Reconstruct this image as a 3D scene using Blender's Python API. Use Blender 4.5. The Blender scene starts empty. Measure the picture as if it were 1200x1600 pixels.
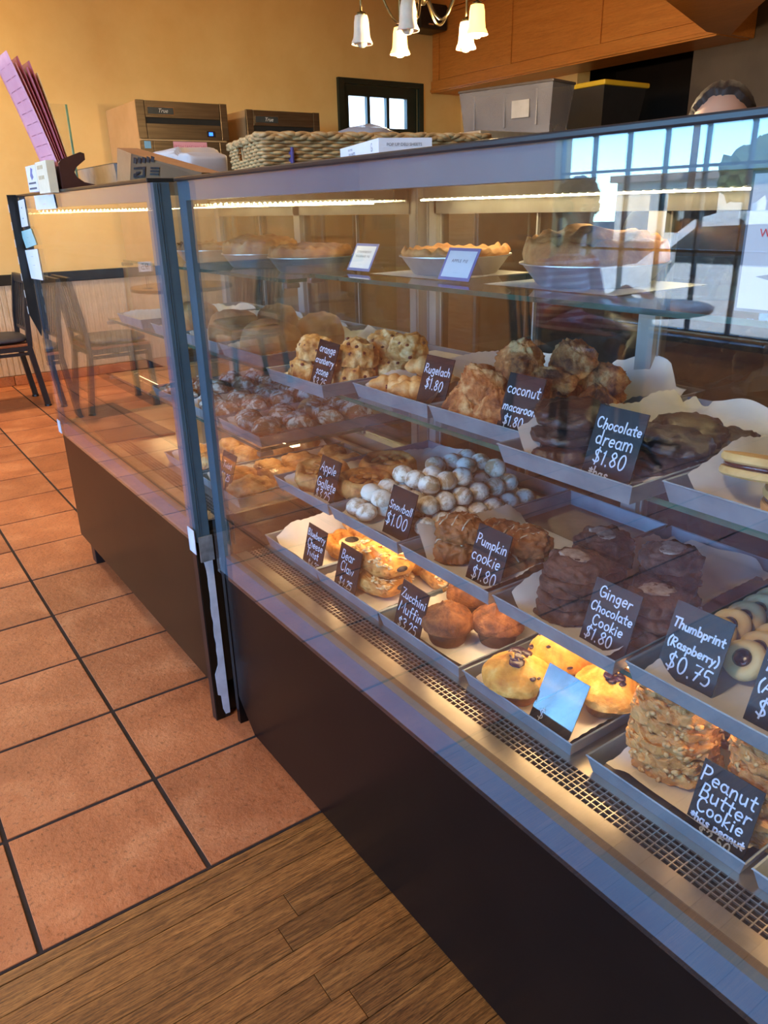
import bpy, bmesh, math, random
from mathutils import Vector, Matrix, noise

# ---------------------------------------------------------------- camera
S = bpy.context.scene
COL = S.collection
F_PX = 1197.76
YAW, PITCH, ROLL = 0.603838, 0.378124, -0.024556
CAM = Vector((-0.3569, -1.1507, 1.2066))
_fw = Vector((math.sin(YAW) * math.cos(PITCH), math.cos(YAW) * math.cos(PITCH), -math.sin(PITCH)))
_r0 = Vector((math.cos(YAW), -math.sin(YAW), 0))
_u0 = _r0.cross(_fw)
_r = math.cos(ROLL) * _r0 + math.sin(ROLL) * _u0
_u = -math.sin(ROLL) * _r0 + math.cos(ROLL) * _u0
cam_data = bpy.data.cameras.new('camera')
cam_data.sensor_fit = 'VERTICAL'
cam_data.sensor_height = 24.0
cam_data.lens = 24.0 * F_PX / 1600.0
cam_data.clip_start = 0.02
cam_data.clip_end = 300
cam = bpy.data.objects.new('camera', cam_data)
COL.objects.link(cam)
cam.matrix_world = Matrix(((_r.x, _u.x, -_fw.x, CAM.x), (_r.y, _u.y, -_fw.y, CAM.y), (_r.z, _u.z, -_fw.z, CAM.z), (0, 0, 0, 1)))
S.camera = cam


def ray(px, py):
    return _r * ((px - 600) / F_PX) + _u * ((800 - py) / F_PX) + _fw


def at(px, py, x=None, y=None, z=None):
    """point of the place seen at a pixel of the 1200x1600 frame, on a known plane"""
    d = ray(px, py)
    if x is not None:
        t = (x - CAM.x) / d.x
    elif y is not None:
        t = (y - CAM.y) / d.y
    else:
        t = (z - CAM.z) / d.z
    return CAM + d * t


# ---------------------------------------------------------------- sky, sun, exposure
W = bpy.data.worlds.new('world')
S.world = W
W.use_nodes = True
wn = W.node_tree.nodes
sky = wn.new('ShaderNodeTexSky')
sky.sky_type = 'NISHITA'
sky.sun_disc = False
sky.sun_elevation = math.radians(48)
sky.sun_rotation = math.radians(200)
sky.altitude = 3000
sky.air_density = 1.0
sky.dust_density = 0.0
sky.ozone_density = 2.5
wn['Background'].inputs[1].default_value = 2.1
tint = wn.new('ShaderNodeMix')
tint.data_type = 'RGBA'
tint.blend_type = 'MULTIPLY'
tint.inputs[0].default_value = 1.0
tint.inputs[7].default_value = (0.55, 0.86, 1.06, 1.0)
W.node_tree.links.new(sky.outputs[0], tint.inputs[6])
W.node_tree.links.new(tint.outputs[2], wn['Background'].inputs[0])

sun_d = bpy.data.lights.new('sun', 'SUN')
sun_d.energy = 16.0
sun_d.angle = math.radians(0.6)
sun_d.color = (1.0, 0.94, 0.84)
sun = bpy.data.objects.new('sun', sun_d)
COL.objects.link(sun)
sun.rotation_euler = Vector((-0.55, 0.42, -0.72)).to_track_quat('-Z', 'Y').to_euler()

S.view_settings.view_transform = 'Standard'
S.view_settings.look = 'None'
S.view_settings.gamma = 1.0
S.view_settings.use_curve_mapping = False
S.view_settings.exposure = 0.42
S.cycles.transparent_max_bounces = 24
S.cycles.max_bounces = 10
S.cycles.sample_clamp_indirect = 6.0
S.cycles.caustics_reflective = False
S.cycles.caustics_refractive = False

WX = -3.4          # inner face of the storefront wall
YW = 5.27          # inner face of the back wall
for (y0, y1, z0, z1) in ((-3.2, 2.85, 0.45, 2.62),):
    pd = bpy.data.lights.new('window_portal', 'AREA')
    pd.shape = 'RECTANGLE'
    pd.size = y1 - y0
    pd.size_y = z1 - z0
    pd.cycles.is_portal = True
    po = bpy.data.objects.new('window_portal', pd)
    COL.objects.link(po)
    po.matrix_world = Matrix(((0, 0, -1, WX + 0.03), (1, 0, 0, (y0 + y1) / 2), (0, -1, 0, (z0 + z1) / 2), (0, 0, 0, 1)))

# ---------------------------------------------------------------- helpers
RNG = random.Random(7)
ORD = ('first', 'second', 'third', 'fourth', 'fifth', 'sixth', 'seventh', 'eighth', 'ninth', 'tenth')


def lin(c):
    return tuple((v / 255 / 12.92 if v / 255 <= 0.04045 else ((v / 255 + 0.055) / 1.055) ** 2.4) for v in c) + (1.0,)


class NT:
    def __init__(self, name):
        self.m = bpy.data.materials.new(name)
        self.m.use_nodes = True
        self.t = self.m.node_tree
        self.n = self.t.nodes
        self.b = self.n['Principled BSDF']

    def new(self, kind, **kw):
        o = self.n.new(kind)
        for k, v in kw.items():
            setattr(o, k, v)
        return o

    def link(self, a, b):
        self.t.links.new(a, b)

    def coord(self, kind='Object', scale=(1, 1, 1), rot=(0, 0, 0)):
        c = self.new('ShaderNodeTexCoord')
        m = self.new('ShaderNodeMapping')
        m.inputs['Scale'].default_value = scale
        m.inputs['Rotation'].default_value = rot
        self.link(c.outputs[kind], m.inputs[0])
        return m.outputs[0]

    def noise(self, co, scale, detail=4, rough=0.6, dist=0.0):
        x = self.new('ShaderNodeTexNoise')
        x.inputs['Scale'].default_value = scale
        x.inputs['Detail'].default_value = detail
        x.inputs['Roughness'].default_value = rough
        x.inputs['Distortion'].default_value = dist
        self.link(co, x.inputs['Vector'])
        return x.outputs['Fac']

    def ramp(self, fac, stops):
        r = self.new('ShaderNodeValToRGB')
        e = r.color_ramp.elements
        while len(e) < len(stops):
            e.new(0.5)
        for el, (p, c) in zip(e, stops):
            el.position = p
            el.color = c if len(c) == 4 else lin(c)
        self.link(fac, r.inputs[0])
        return r.outputs[0]

    def mix(self, fac, a, b, blend='MIX'):
        x = self.new('ShaderNodeMix', data_type='RGBA', blend_type=blend)
        for sock, v in ((x.inputs[0], fac), (x.inputs[6], a), (x.inputs[7], b)):
            if hasattr(v, 'is_output'):
                self.link(v, sock)
            else:
                sock.default_value = v
        return x.outputs[2]

    def bump(self, h, strength=0.3, dist=0.002):
        x = self.new('ShaderNodeBump')
        x.inputs['Strength'].default_value = strength
        x.inputs['Distance'].default_value = dist
        self.link(h, x.inputs['Height'])
        self.link(x.outputs[0], self.b.inputs['Normal'])


MATS = {}


def mat(name, c, rough=0.5, metal=0.0, c2=None, scale=8.0, detail=4, bump=0.0, bdist=0.002, bscale=None, spec=0.5, stretch=(1, 1, 1), lo=0.35, hi=0.65, emit=None, estr=0.0, coat=0.0, sss=0.0, alpha=1.0, rand=0.0, trans=0.0):
    """principled material with a two-colour noise and optional fine relief"""
    if name in MATS:
        return MATS[name]
    k = NT(name)
    co = k.coord('Object', stretch)
    col = lin(c)
    f = None
    if c2 is not None or bump:
        f = k.noise(co, scale, detail)
    if c2 is not None:
        out = k.ramp(f, [(lo, c), (hi, c2)])
        if rand:
            oi = k.new('ShaderNodeObjectInfo')
            out = k.mix(1.0, out, k.ramp(oi.outputs['Random'], [(0, (1 - rand, 1 - rand, 1 - rand, 1)), (1, (1 + rand, 1 + rand, 1 + rand, 1))]), 'MULTIPLY')
        k.link(out, k.b.inputs['Base Color'])
    else:
        k.b.inputs['Base Color'].default_value = col
    k.b.inputs['Roughness'].default_value = rough
    k.b.inputs['Metallic'].default_value = metal
    k.b.inputs['Specular IOR Level'].default_value = spec
    k.b.inputs['Coat Weight'].default_value = coat
    k.b.inputs['Coat Roughness'].default_value = 0.12
    k.b.inputs['Alpha'].default_value = alpha
    k.b.inputs['Transmission Weight'].default_value = trans
    if sss:
        k.b.inputs['Subsurface Weight'].default_value = sss
        k.b.inputs['Subsurface Radius'].default_value = (0.01, 0.006, 0.003)
        k.b.inputs['Subsurface Scale'].default_value = 0.4
    if bump:
        h = f if bscale is None else k.noise(co, bscale, 5)
        k.bump(h, bump, bdist)
    if emit:
        k.b.inputs['Emission Color'].default_value = lin(emit)
        k.b.inputs['Emission Strength'].default_value = estr
    MATS[name] = k.m
    return k.m


def glass_mat(name, tint=(1, 1, 1), r0=0.04, refl=1.0, haze=0.0, hazec=(0.8, 0.8, 0.8)):
    """thin clear sheet: see-through plus mirror by Schlick's law, a little dust"""
    k = NT(name)
    k.n.remove(k.b)
    out = k.n['Material Output']
    geo = k.new('ShaderNodeNewGeometry')
    dot = k.new('ShaderNodeVectorMath', operation='DOT_PRODUCT')
    k.link(geo.outputs['Normal'], dot.inputs[0])
    k.link(geo.outputs['Incoming'], dot.inputs[1])
    def m(op, a, b=None):
        x = k.new('ShaderNodeMath', operation=op)
        for i, v in enumerate((a, b)):
            if v is None:
                continue
            if hasattr(v, 'is_output'):
                k.link(v, x.inputs[i])
            else:
                x.inputs[i].default_value = v
        return x.outputs[0]
    c = m('ABSOLUTE', dot.outputs['Value'])
    p5 = m('POWER', m('SUBTRACT', 1.0, c), 5.0)
    f = m('MULTIPLY', m('ADD', m('MULTIPLY', p5, 1.0 - r0), r0), refl)
    tr = k.new('ShaderNodeBsdfTransparent')
    tr.inputs[0].default_value = (*tint, 1)
    gl = k.new('ShaderNodeBsdfGlossy')
    gl.inputs['Roughness'].default_value = 0.0
    gl.inputs['Color'].default_value = (1, 1, 1, 1)
    base = tr.outputs[0]
    if haze:
        df = k.new('ShaderNodeBsdfDiffuse')
        df.inputs[0].default_value = (*hazec, 1)
        co = k.coord('Object')
        nz = k.noise(co, 5.0, 6, 0.65)
        hz = m('MULTIPLY', k.ramp(nz, [(0.35, (0.3, 0.3, 0.3, 1)), (0.75, (1.6, 1.6, 1.6, 1))]), haze)
        mx = k.new('ShaderNodeMixShader')
        k.link(hz, mx.inputs[0])
        k.link(base, mx.inputs[1])
        k.link(df.outputs[0], mx.inputs[2])
        base = mx.outputs[0]
    ms = k.new('ShaderNodeMixShader')
    k.link(f, ms.inputs[0])
    k.link(base, ms.inputs[1])
    k.link(gl.outputs[0], ms.inputs[2])
    k.link(ms.outputs[0], out.inputs[0])
    MATS[name] = k.m
    return k.m


class MB:
    """collects shapes into one mesh"""
    def __init__(self):
        self.v = []
        self.f = []

    def add(self, vs, fs):
        o = len(self.v)
        self.v += [Vector(p) for p in vs]
        self.f += [tuple(i + o for i in f) for f in fs]
        return self

    def box(self, x0, x1, y0, y1, z0, z1, bev=0.0, M=None):
        if x0 > x1: x0, x1 = x1, x0
        if y0 > y1: y0, y1 = y1, y0
        if z0 > z1: z0, z1 = z1, z0
        if bev <= 0:
            vs = [(x, y, z) for z in (z0, z1) for y in (y0, y1) for x in (x0, x1)]
            fs = [(0, 2, 3, 1), (4, 5, 7, 6), (0, 1, 5, 4), (2, 6, 7, 3), (0, 4, 6, 2), (1, 3, 7, 5)]
        else:
            bm = bmesh.new()
            bmesh.ops.create_cube(bm, size=1.0, matrix=Matrix.Translation(((x0 + x1) / 2, (y0 + y1) / 2, (z0 + z1) / 2)) @ Matrix.Diagonal((x1 - x0, y1 - y0, z1 - z0, 1)))
            b = min(bev, 0.45 * min(x1 - x0, y1 - y0, z1 - z0))
            bmesh.ops.bevel(bm, geom=list(bm.edges), offset=b, segments=2, profile=0.6, affect='EDGES')
            bm.verts.index_update()
            vs = [v.co.copy() for v in bm.verts]
            fs = [tuple(v.index for v in f.verts) for f in bm.faces]
            bm.free()
        if M is not None:
            vs = [M @ Vector(p) for p in vs]
        return self.add(vs, fs)

    def tube(self, pts, r, n=8, cap=True):
        pts = [Vector(p) for p in pts]
        if not hasattr(r, '__len__'):
            r = [r] * len(pts)
        vs, fs = [], []
        t0 = (pts[1] - pts[0]).normalized()
        a = t0.orthogonal().normalized()
        for i, p in enumerate(pts):
            t = (pts[min(i + 1, len(pts) - 1)] - pts[max(i - 1, 0)])
            if t.length < 1e-9: t = t0
            t.normalize()
            a = (a - t * a.dot(t))
            if a.length < 1e-6: a = t.orthogonal()
            a.normalize()
            b = t.cross(a)
            for j in range(n):
                th = 2 * math.pi * j / n
                vs.append(p + (a * math.cos(th) + b * math.sin(th)) * r[i])
        for i in range(len(pts) - 1):
            for j in range(n):
                k = (j + 1) % n
                fs.append((i * n + j, i * n + k, (i + 1) * n + k, (i + 1) * n + j))
        if cap:
            fs.append(tuple(range(n - 1, -1, -1)))
            fs.append(tuple((len(pts) - 1) * n + j for j in range(n)))
        return self.add(vs, fs)

    def lathe(self, prof, n=24, c=(0, 0, 0), wob=None):
        vs, fs = [], []
        c = Vector(c)
        for i, (r, z) in enumerate(prof):
            for j in range(n):
                th = 2 * math.pi * j / n
                rr = r * (wob(th, i, z) if wob else 1)
                vs.append(c + Vector((rr * math.cos(th), rr * math.sin(th), z)))
        m = len(prof)
        for i in range(m - 1):
            for j in range(n):
                k = (j + 1) % n
                fs.append((i * n + j, i * n + k, (i + 1) * n + k, (i + 1) * n + j))
        if prof[0][0] > 1e-6:
            fs.append(tuple(range(n - 1, -1, -1)))
        if prof[-1][0] > 1e-6:
            fs.append(tuple((m - 1) * n + j for j in range(n)))
        return self.add(vs, fs)

    def prism(self, poly, M, d0, d1):
        """polygon in the local xy plane, extruded along local z, placed by M"""
        n = len(poly)
        vs = [M @ Vector((x, y, d)) for d in (d0, d1) for (x, y) in poly]
        fs = [tuple(range(n - 1, -1, -1)), tuple(range(n, 2 * n))]
        for j in range(n):
            k = (j + 1) % n
            fs.append((j, k, n + k, n + j))
        return self.add(vs, fs)

    def grid(self, nu, nv, fn):
        vs = [fn(i / nu, j / nv) for j in range(nv + 1) for i in range(nu + 1)]
        fs = [(j * (nu + 1) + i, j * (nu + 1) + i + 1, (j + 1) * (nu + 1) + i + 1, (j + 1) * (nu + 1) + i) for j in range(nv) for i in range(nu)]
        return self.add(vs, fs)

    def lump(self, sub, fn):
        vs, fs = ico(sub)
        return self.add([fn(d) for d in vs], fs)

    def mesh(self, name, m, smooth=False, org=(0, 0, 0)):
        o = Vector(org)
        me = bpy.data.meshes.new(name)
        me.from_pydata([tuple(p - o) for p in self.v], [], self.f)
        for x in (m if isinstance(m, (list, tuple)) else [m]):
            me.materials.append(x)
        me.validate()
        bm = bmesh.new()
        bm.from_mesh(me)
        bmesh.ops.recalc_face_normals(bm, faces=bm.faces)
        bm.to_mesh(me)
        bm.free()
        if smooth:
            me.polygons.foreach_set('use_smooth', [True] * len(me.polygons))
            if smooth == 'auto':
                me.set_sharp_from_angle(angle=math.radians(38))
        me.update()
        return me

    def part(self, name, m, parent, smooth=False):
        """vertices are world positions; parent is an unrotated root"""
        me = self.mesh(name, m, smooth)
        if parent is not None:
            o = wloc(parent)
            me.transform(Matrix.Translation(-o))
        return link(name, me, parent)

    def local(self, name, m, parent, smooth=False):
        """vertices are in the parent's own coordinates"""
        return link(name, self.mesh(name, m, smooth), parent)

    def thing(self, name, m, label=None, cat=None, group=None, kind=None, smooth=False, org=None):
        if org is None:
            xs = [p.x for p in self.v]; ys = [p.y for p in self.v]; zs = [p.z for p in self.v]
            org = ((min(xs) + max(xs)) / 2, (min(ys) + max(ys)) / 2, min(zs))
        o = link(name, self.mesh(name, m, smooth, org), None)
        o.location = org
        return tag(o, label, cat, group, kind)


_ICO = {}


def ico(sub):
    if sub not in _ICO:
        bm = bmesh.new()
        bmesh.ops.create_icosphere(bm, subdivisions=sub, radius=1.0)
        bm.verts.index_update()
        _ICO[sub] = ([v.co.copy() for v in bm.verts], [tuple(v.index for v in f.verts) for f in bm.faces])
        bm.free()
    return _ICO[sub]


def wloc(o):
    p = Vector(o.location)
    while o.parent:
        o = o.parent
        p = p + Vector(o.location)
    return p


def link(name, me, parent):
    o = bpy.data.objects.new(name, me)
    COL.objects.link(o)
    if parent is not None:
        o.parent = parent
    return o


def tag(o, label=None, cat=None, group=None, kind=None):
    if label: o['label'] = label
    if cat: o['category'] = cat
    if group: o['group'] = group
    if kind: o['kind'] = kind
    return o


def root(name, loc=(0, 0, 0), label=None, cat=None, group=None, kind=None, rz=0.0):
    o = bpy.data.objects.new(name, None)
    o.empty_display_size = 0.05
    COL.objects.link(o)
    o.location = loc
    o.rotation_euler = (0, 0, rz)
    return tag(o, label, cat, group, kind)


def copy_tree(o, parent=None):
    c = o.copy()
    COL.objects.link(c)
    c.parent = parent
    for ch in list(o.children):
        copy_tree(ch, c)
    return c


def fnoise(p, s, seed=0.0):
    return noise.noise(Vector(p) * s + Vector((seed, seed * 1.7, -seed)))


def frame(o, ux, uy):
    """matrix with local x = ux, local y = uy, origin o"""
    ux = Vector(ux).normalized()
    uy = Vector(uy).normalized()
    uz = ux.cross(uy)
    return Matrix(((ux.x, uy.x, uz.x, o[0]), (ux.y, uy.y, uz.y, o[1]), (ux.z, uy.z, uz.z, o[2]), (0, 0, 0, 1)))


def type_mesh(mb, text, M, size, depth=0.0003, align='CENTER', shear=0.0, spacing=1.0):
    """plain printed lettering added to a mesh builder; M places the text plane"""
    cu = bpy.data.curves.new('t', 'FONT')
    cu.body = text
    cu.size = size
    cu.align_x = align
    cu.shear = shear
    cu.space_character = spacing
    cu.resolution_u = 2
    to = bpy.data.objects.new('t', cu)
    COL.objects.link(to)
    bpy.context.view_layer.update()
    me = bpy.data.meshes.new_from_object(to)
    mb.add([M @ Vector((v.co.x, v.co.y, depth)) for v in me.vertices], [tuple(p.vertices) for p in me.polygons])
    bpy.data.objects.remove(to)
    bpy.data.curves.remove(cu)
    bpy.data.meshes.remove(me)


# hand lettering: each glyph is (width, strokes); x height .55, capitals 1
def _arc(cx, cy, rx, ry, a0, a1, n=10):
    return [(cx + rx * math.cos(math.radians(a0 + (a1 - a0) * i / n)), cy + ry * math.sin(math.radians(a0 + (a1 - a0) * i / n))) for i in range(n + 1)]


_O = _arc(.26, .27, .22, .27, 60, 420)
GLYPH = {
    'a': (.56, [_arc(.25, .27, .21, .27, 40, 400), [(.46, .52), (.46, .08), (.56, .0)]]),
    'b': (.54, [[(.06, 1), (.06, 0)], _arc(.27, .27, .21, .27, 150, -150)]),
    'c': (.46, [_arc(.27, .27, .22, .27, 50, 310)]),
    'd': (.56, [_arc(.25, .27, .21, .27, 40, 400), [(.47, 1), (.47, 0)]]),
    'e': (.50, [[(.06, .27), (.46, .29)] + _arc(.26, .27, .21, .27, 20, 310)]),
    'f': (.42, [[(.42, .92), (.3, 1), (.2, .85), (.2, 0)], [(.02, .52), (.38, .52)]]),
    'g': (.54, [_arc(.25, .28, .2, .25, 40, 400), [(.46, .52), (.46, -.15), (.3, -.34), (.06, -.24)]]),
    'h': (.52, [[(.06, 1), (.06, 0)], [(.06, .32), (.2, .53), (.38, .5), (.44, .3), (.44, 0)]]),
    'i': (.22, [[(.1, .52), (.1, 0)], [(.1, .74), (.11, .79)]]),
    'k': (.48, [[(.06, 1), (.06, 0)], [(.4, .52), (.07, .22), (.44, 0)]]),
    'l': (.22, [[(.1, 1), (.1, 0)]]),
    'm': (.82, [[(.05, .52), (.05, 0)], [(.05, .34), (.2, .54), (.36, .42), (.37, 0)], [(.37, .34), (.52, .54), (.7, .42), (.71, 0)]]),
    'n': (.52, [[(.06, .52), (.06, 0)], [(.06, .32), (.22, .54), (.4, .46), (.43, 0)]]),
    'o': (.52, [_O]),
    'p': (.54, [[(.06, .52), (.05, -.4)], _arc(.27, .27, .21, .27, 150, -150)]),
    'r': (.38, [[(.06, .52), (.06, 0)], [(.06, .3), (.18, .5), (.36, .5)]]),
    's': (.46, [[(.4, .46), (.25, .55), (.08, .43), (.22, .29), (.4, .16), (.25, 0), (.05, .07)]]),
    't': (.42, [[(.2, .86), (.19, .1), (.36, 0)], [(.0, .56), (.4, .57)]]),
    'u': (.52, [[(.05, .52), (.06, .15), (.2, 0), (.42, .15)], [(.43, .52), (.44, 0)]]),
    'w': (.7, [[(.03, .52), (.16, 0), (.33, .42), (.48, 0), (.64, .52)]]),
    'y': (.5, [[(.05, .52), (.24, .05)], [(.45, .52), (.1, -.38)]]),
    'z': (.48, [[(.05, .52), (.42, .52), (.05, 0), (.45, 0)]]),
    'A': (.72, [[(.03, 0), (.33, 1), (.64, 0)], [(.14, .36), (.54, .36)]]),
    'B': (.64, [[(.07, 1), (.07, 0)], [(.07, 1), (.4, .96), (.45, .74), (.34, .56), (.1, .52), (.42, .5), (.56, .28), (.42, .03), (.07, 0)]]),
    'C': (.68, [_arc(.38, .5, .32, .5, 45, 315)]),
    'G': (.72, [_arc(.38, .5, .32, .5, 45, 345), [(.36, .42), (.7, .42), (.69, .1)]]),
    'L': (.5, [[(.07, 1), (.07, 0), (.46, 0)]]),
    'M': (.86, [[(.05, 0), (.1, 1), (.4, .3), (.7, 1), (.78, 0)]]),
    'P': (.6, [[(.08, 1), (.06, 0)], [(.06, .98), (.4, .97), (.53, .74), (.38, .5), (.08, .46)]]),
    'R': (.64, [[(.08, 1), (.06, 0)], [(.06, .98), (.4, .97), (.52, .76), (.36, .54), (.08, .5), (.56, 0)]]),
    'S': (.58, [[(.5, .86), (.3, 1), (.09, .82), (.2, .56), (.42, .42), (.5, .2), (.3, 0), (.05, .12)]]),
    'T': (.64, [[(.02, .97), (.62, .99)], [(.32, .98), (.3, 0)]]),
    'Z': (.62, [[(.05, .97), (.55, .99), (.05, .02), (.6, 0)]]),
    '0': (.6, [_arc(.3, .5, .24, .5, 80, 440, 14)]),
    '1': (.26, [[(.02, .8), (.14, 1), (.14, 0)]]),
    '2': (.56, [[(.06, .78), (.22, 1), (.44, .9), (.44, .66), (.06, 0), (.52, .02)]]),
    '3': (.54, [[(.06, .9), (.3, 1), (.45, .78), (.2, .54), (.47, .34), (.34, .03), (.04, .08)]]),
    '4': (.58, [[(.38, 0), (.4, 1), (.04, .32), (.54, .34)]]),
    '5': (.56, [[(.5, .98), (.14, .97), (.1, .58), (.36, .6), (.48, .32), (.34, .02), (.05, .06)]]),
    '7': (.54, [[(.04, .97), (.5, .98), (.2, 0)], [(.14, .5), (.44, .52)]]),
    '8': (.56, [[(.28, .54), (.08, .76), (.28, 1), (.46, .78), (.28, .54), (.06, .24), (.28, 0), (.5, .25), (.28, .54)]]),
    '9': (.54, [_arc(.25, .72, .2, .27, 20, 380), [(.45, .75), (.42, 0)]]),
    '$': (.62, [[(.52, .82), (.3, .94), (.1, .78), (.2, .56), (.42, .42), (.5, .22), (.3, .06), (.06, .16)], [(.34, 1.1), (.27, -.1)]]),
    '(': (.32, [[(.28, 1.05), (.08, .6), (.12, .1), (.26, -.2)]]),
    ')': (.32, [[(.05, 1.05), (.24, .6), (.22, .1), (.06, -.2)]]),
    '.': (.24, [[(.1, .04), (.12, -.02)]]),
    '*': (.46, [[(.22, .8), (.22, .3)], [(.04, .68), (.4, .42)], [(.4, .68), (.04, .42)]]),
    ' ': (.36, []),
}


def hand_width(text):
    return sum(GLYPH[c][0] + .10 for c in text) - .10


def smooth_poly(pts, k=3):
    if len(pts) < 3 or len(pts) > 9:
        return pts
    out = []
    P = [pts[0]] + list(pts) + [pts[-1]]
    for i in range(1, len(P) - 2):
        a, b, c, d = P[i - 1], P[i], P[i + 1], P[i + 2]
        for j in range(k):
            t = j / k
            out.append(tuple(0.5 * (2 * b[q] + (c[q] - a[q]) * t + (2 * a[q] - 5 * b[q] + 4 * c[q] - d[q]) * t * t + (3 * b[q] - a[q] - 3 * c[q] + d[q]) * t ** 3) for q in (0, 1)))
    out.append(pts[-1])
    return out


SHARP = set('AZMTLkwz147')


def hand_text(mb, text, M, x, y, size, pen, rng, depth=0.0006):
    cx = x
    for ch in text:
        w, strokes = GLYPH[ch]
        sl = rng.uniform(0.02, 0.14)
        dy = rng.uniform(-.04, .04)
        sc = size * rng.uniform(.95, 1.06)
        for st in strokes:
            pts = st if ch in SHARP else smooth_poly(st)
            P = [Vector((cx + (px + py * sl) * sc, y + (py + dy) * sc, 0)) for (px, py) in pts]
            n = len(P)
            vs = []
            for i in range(n):
                t = P[min(i + 1, n - 1)] - P[max(i - 1, 0)]
                if t.length < 1e-9: t = Vector((1, 0, 0))
                t.normalize()
                nn = Vector((-t.y, t.x, 0)) * pen * .5
                e = t * pen * .4
                p = P[i] - (e if i == 0 else Vector()) + (e if i == n - 1 else Vector())
                vs += [M @ (p + nn + Vector((0, 0, depth))), M @ (p - nn + Vector((0, 0, depth)))]
            mb.add(vs, [(2 * i, 2 * i + 1, 2 * i + 3, 2 * i + 2) for i in range(n - 1)])
        cx += (w + .10) * sc

# ---------------------------------------------------------------- materials of the place
M_wall = mat('yellow_plaster', (236, 194, 124), 0.75, c2=(228, 182, 110), scale=2.5, detail=6, bump=0.25, bdist=0.004, bscale=9)
M_ceil = mat('ceiling_paint', (216, 196, 158), 0.8, c2=(208, 186, 148), scale=3)
M_grout = mat('dark_grout', (52, 38, 30), 0.9, c2=(38, 28, 22), scale=30)
M_black = mat('black_paint', (20, 20, 22), 0.35, c2=(28, 28, 30), scale=20)
M_blackmetal = mat('black_metal', (26, 28, 34), 0.38, c2=(34, 36, 44), scale=30)
M_green = mat('dark_green_paint', (18, 30, 24), 0.4, c2=(24, 38, 30), scale=15)
M_frame = mat('grey_frame_paint', (80, 102, 118), 0.38, c2=(70, 92, 110), scale=6, detail=6)
M_slate = mat('slate_grey_metal', (66, 84, 94), 0.42, c2=(58, 76, 88), scale=12)
M_steel = mat('brushed_steel', (176, 170, 160), 0.3, 0.9, c2=(150, 144, 134), scale=6, detail=6, stretch=(14, 1, 14))
M_steel_d = mat('dull_steel', (150, 148, 146), 0.42, 0.85, c2=(126, 124, 122), scale=9, detail=6)
M_pan = mat('aluminium_pan', (142, 156, 164), 0.42, 0.35, c2=(120, 134, 144), scale=14, detail=6)
M_pan_in = mat('used_pan_floor', (120, 114, 110), 0.45, 0.6, c2=(92, 86, 82), scale=12, detail=7)
M_white = mat('white_paint', (232, 230, 226), 0.5, c2=(222, 220, 216), scale=12)
M_trimg = mat('light_grey_metal', (176, 174, 168), 0.4, 0.3, c2=(164, 162, 156), scale=10)
M_glass = glass_mat('clear_sheet_glass', (0.985, 0.995, 0.99), 0.042, 1.0, haze=0.003)
M_glass_f = glass_mat('front_sheet_glass', (0.985, 0.99, 0.985), 0.045, 1.32, haze=0.003)
M_tint = glass_mat('darkened_sliding_glass', (0.62, 0.67, 0.66), 0.045, 1.3, haze=0.004)  # grey tint put in to darken the view behind the cases
M_pane = glass_mat('window_glass', (0.98, 0.99, 0.99), 0.04, 0.6)
M_gedge = mat('green_glass_edge', (38, 92, 78), 0.12, c2=(24, 70, 62), scale=20, coat=0.5)


def tile_material():
    k = NT('terracotta_tile')
    co = k.coord('Object')
    oi = k.new('ShaderNodeObjectInfo')
    add = k.new('ShaderNodeVectorMath', operation='ADD')
    mul = k.new('ShaderNodeVectorMath', operation='SCALE')
    mul.inputs['Scale'].default_value = 37.0
    cx = k.new('ShaderNodeCombineXYZ')
    for i in range(2):
        k.link(oi.outputs['Random'], cx.inputs[i])
    k.link(cx.outputs[0], mul.inputs[0])
    k.link(co, add.inputs[0])
    k.link(mul.outputs[0], add.inputs[1])
    v = add.outputs[0]
    big = k.noise(v, 5.0, 5, 0.6, 0.4)
    c = k.ramp(big, [(0.3, (166, 98, 60)), (0.52, (192, 120, 76)), (0.72, (214, 148, 102))])
    patch = k.noise(v, 1.7, 3, 0.5, 0.6)
    c = k.mix(0.55, c, k.ramp(patch, [(0.38, (0.80, 0.72, 0.62, 1)), (0.62, (1.10, 1.08, 1.0, 1))]), 'MULTIPLY')
    tone = k.ramp(oi.outputs['Random'], [(0, (0.86, 0.84, 0.82, 1)), (1, (1.08, 1.05, 1.0, 1))])
    c = k.mix(1.0, c, tone, 'MULTIPLY')
    fine = k.noise(v, 90.0, 5, 0.7)
    pits = k.ramp(fine, [(0.34, (0.40, 0.38, 0.36, 1)), (0.46, (1, 1, 1, 1))])
    c = k.mix(0.8, c, pits, 'MULTIPLY')
    k.link(c, k.b.inputs['Base Color'])
    k.b.inputs['Roughness'].default_value = 0.42
    mid = k.noise(v, 38.0, 6, 0.7)
    k.bump(mid, 0.8, 0.004)
    return k.m


M_tile = tile_material()


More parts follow.
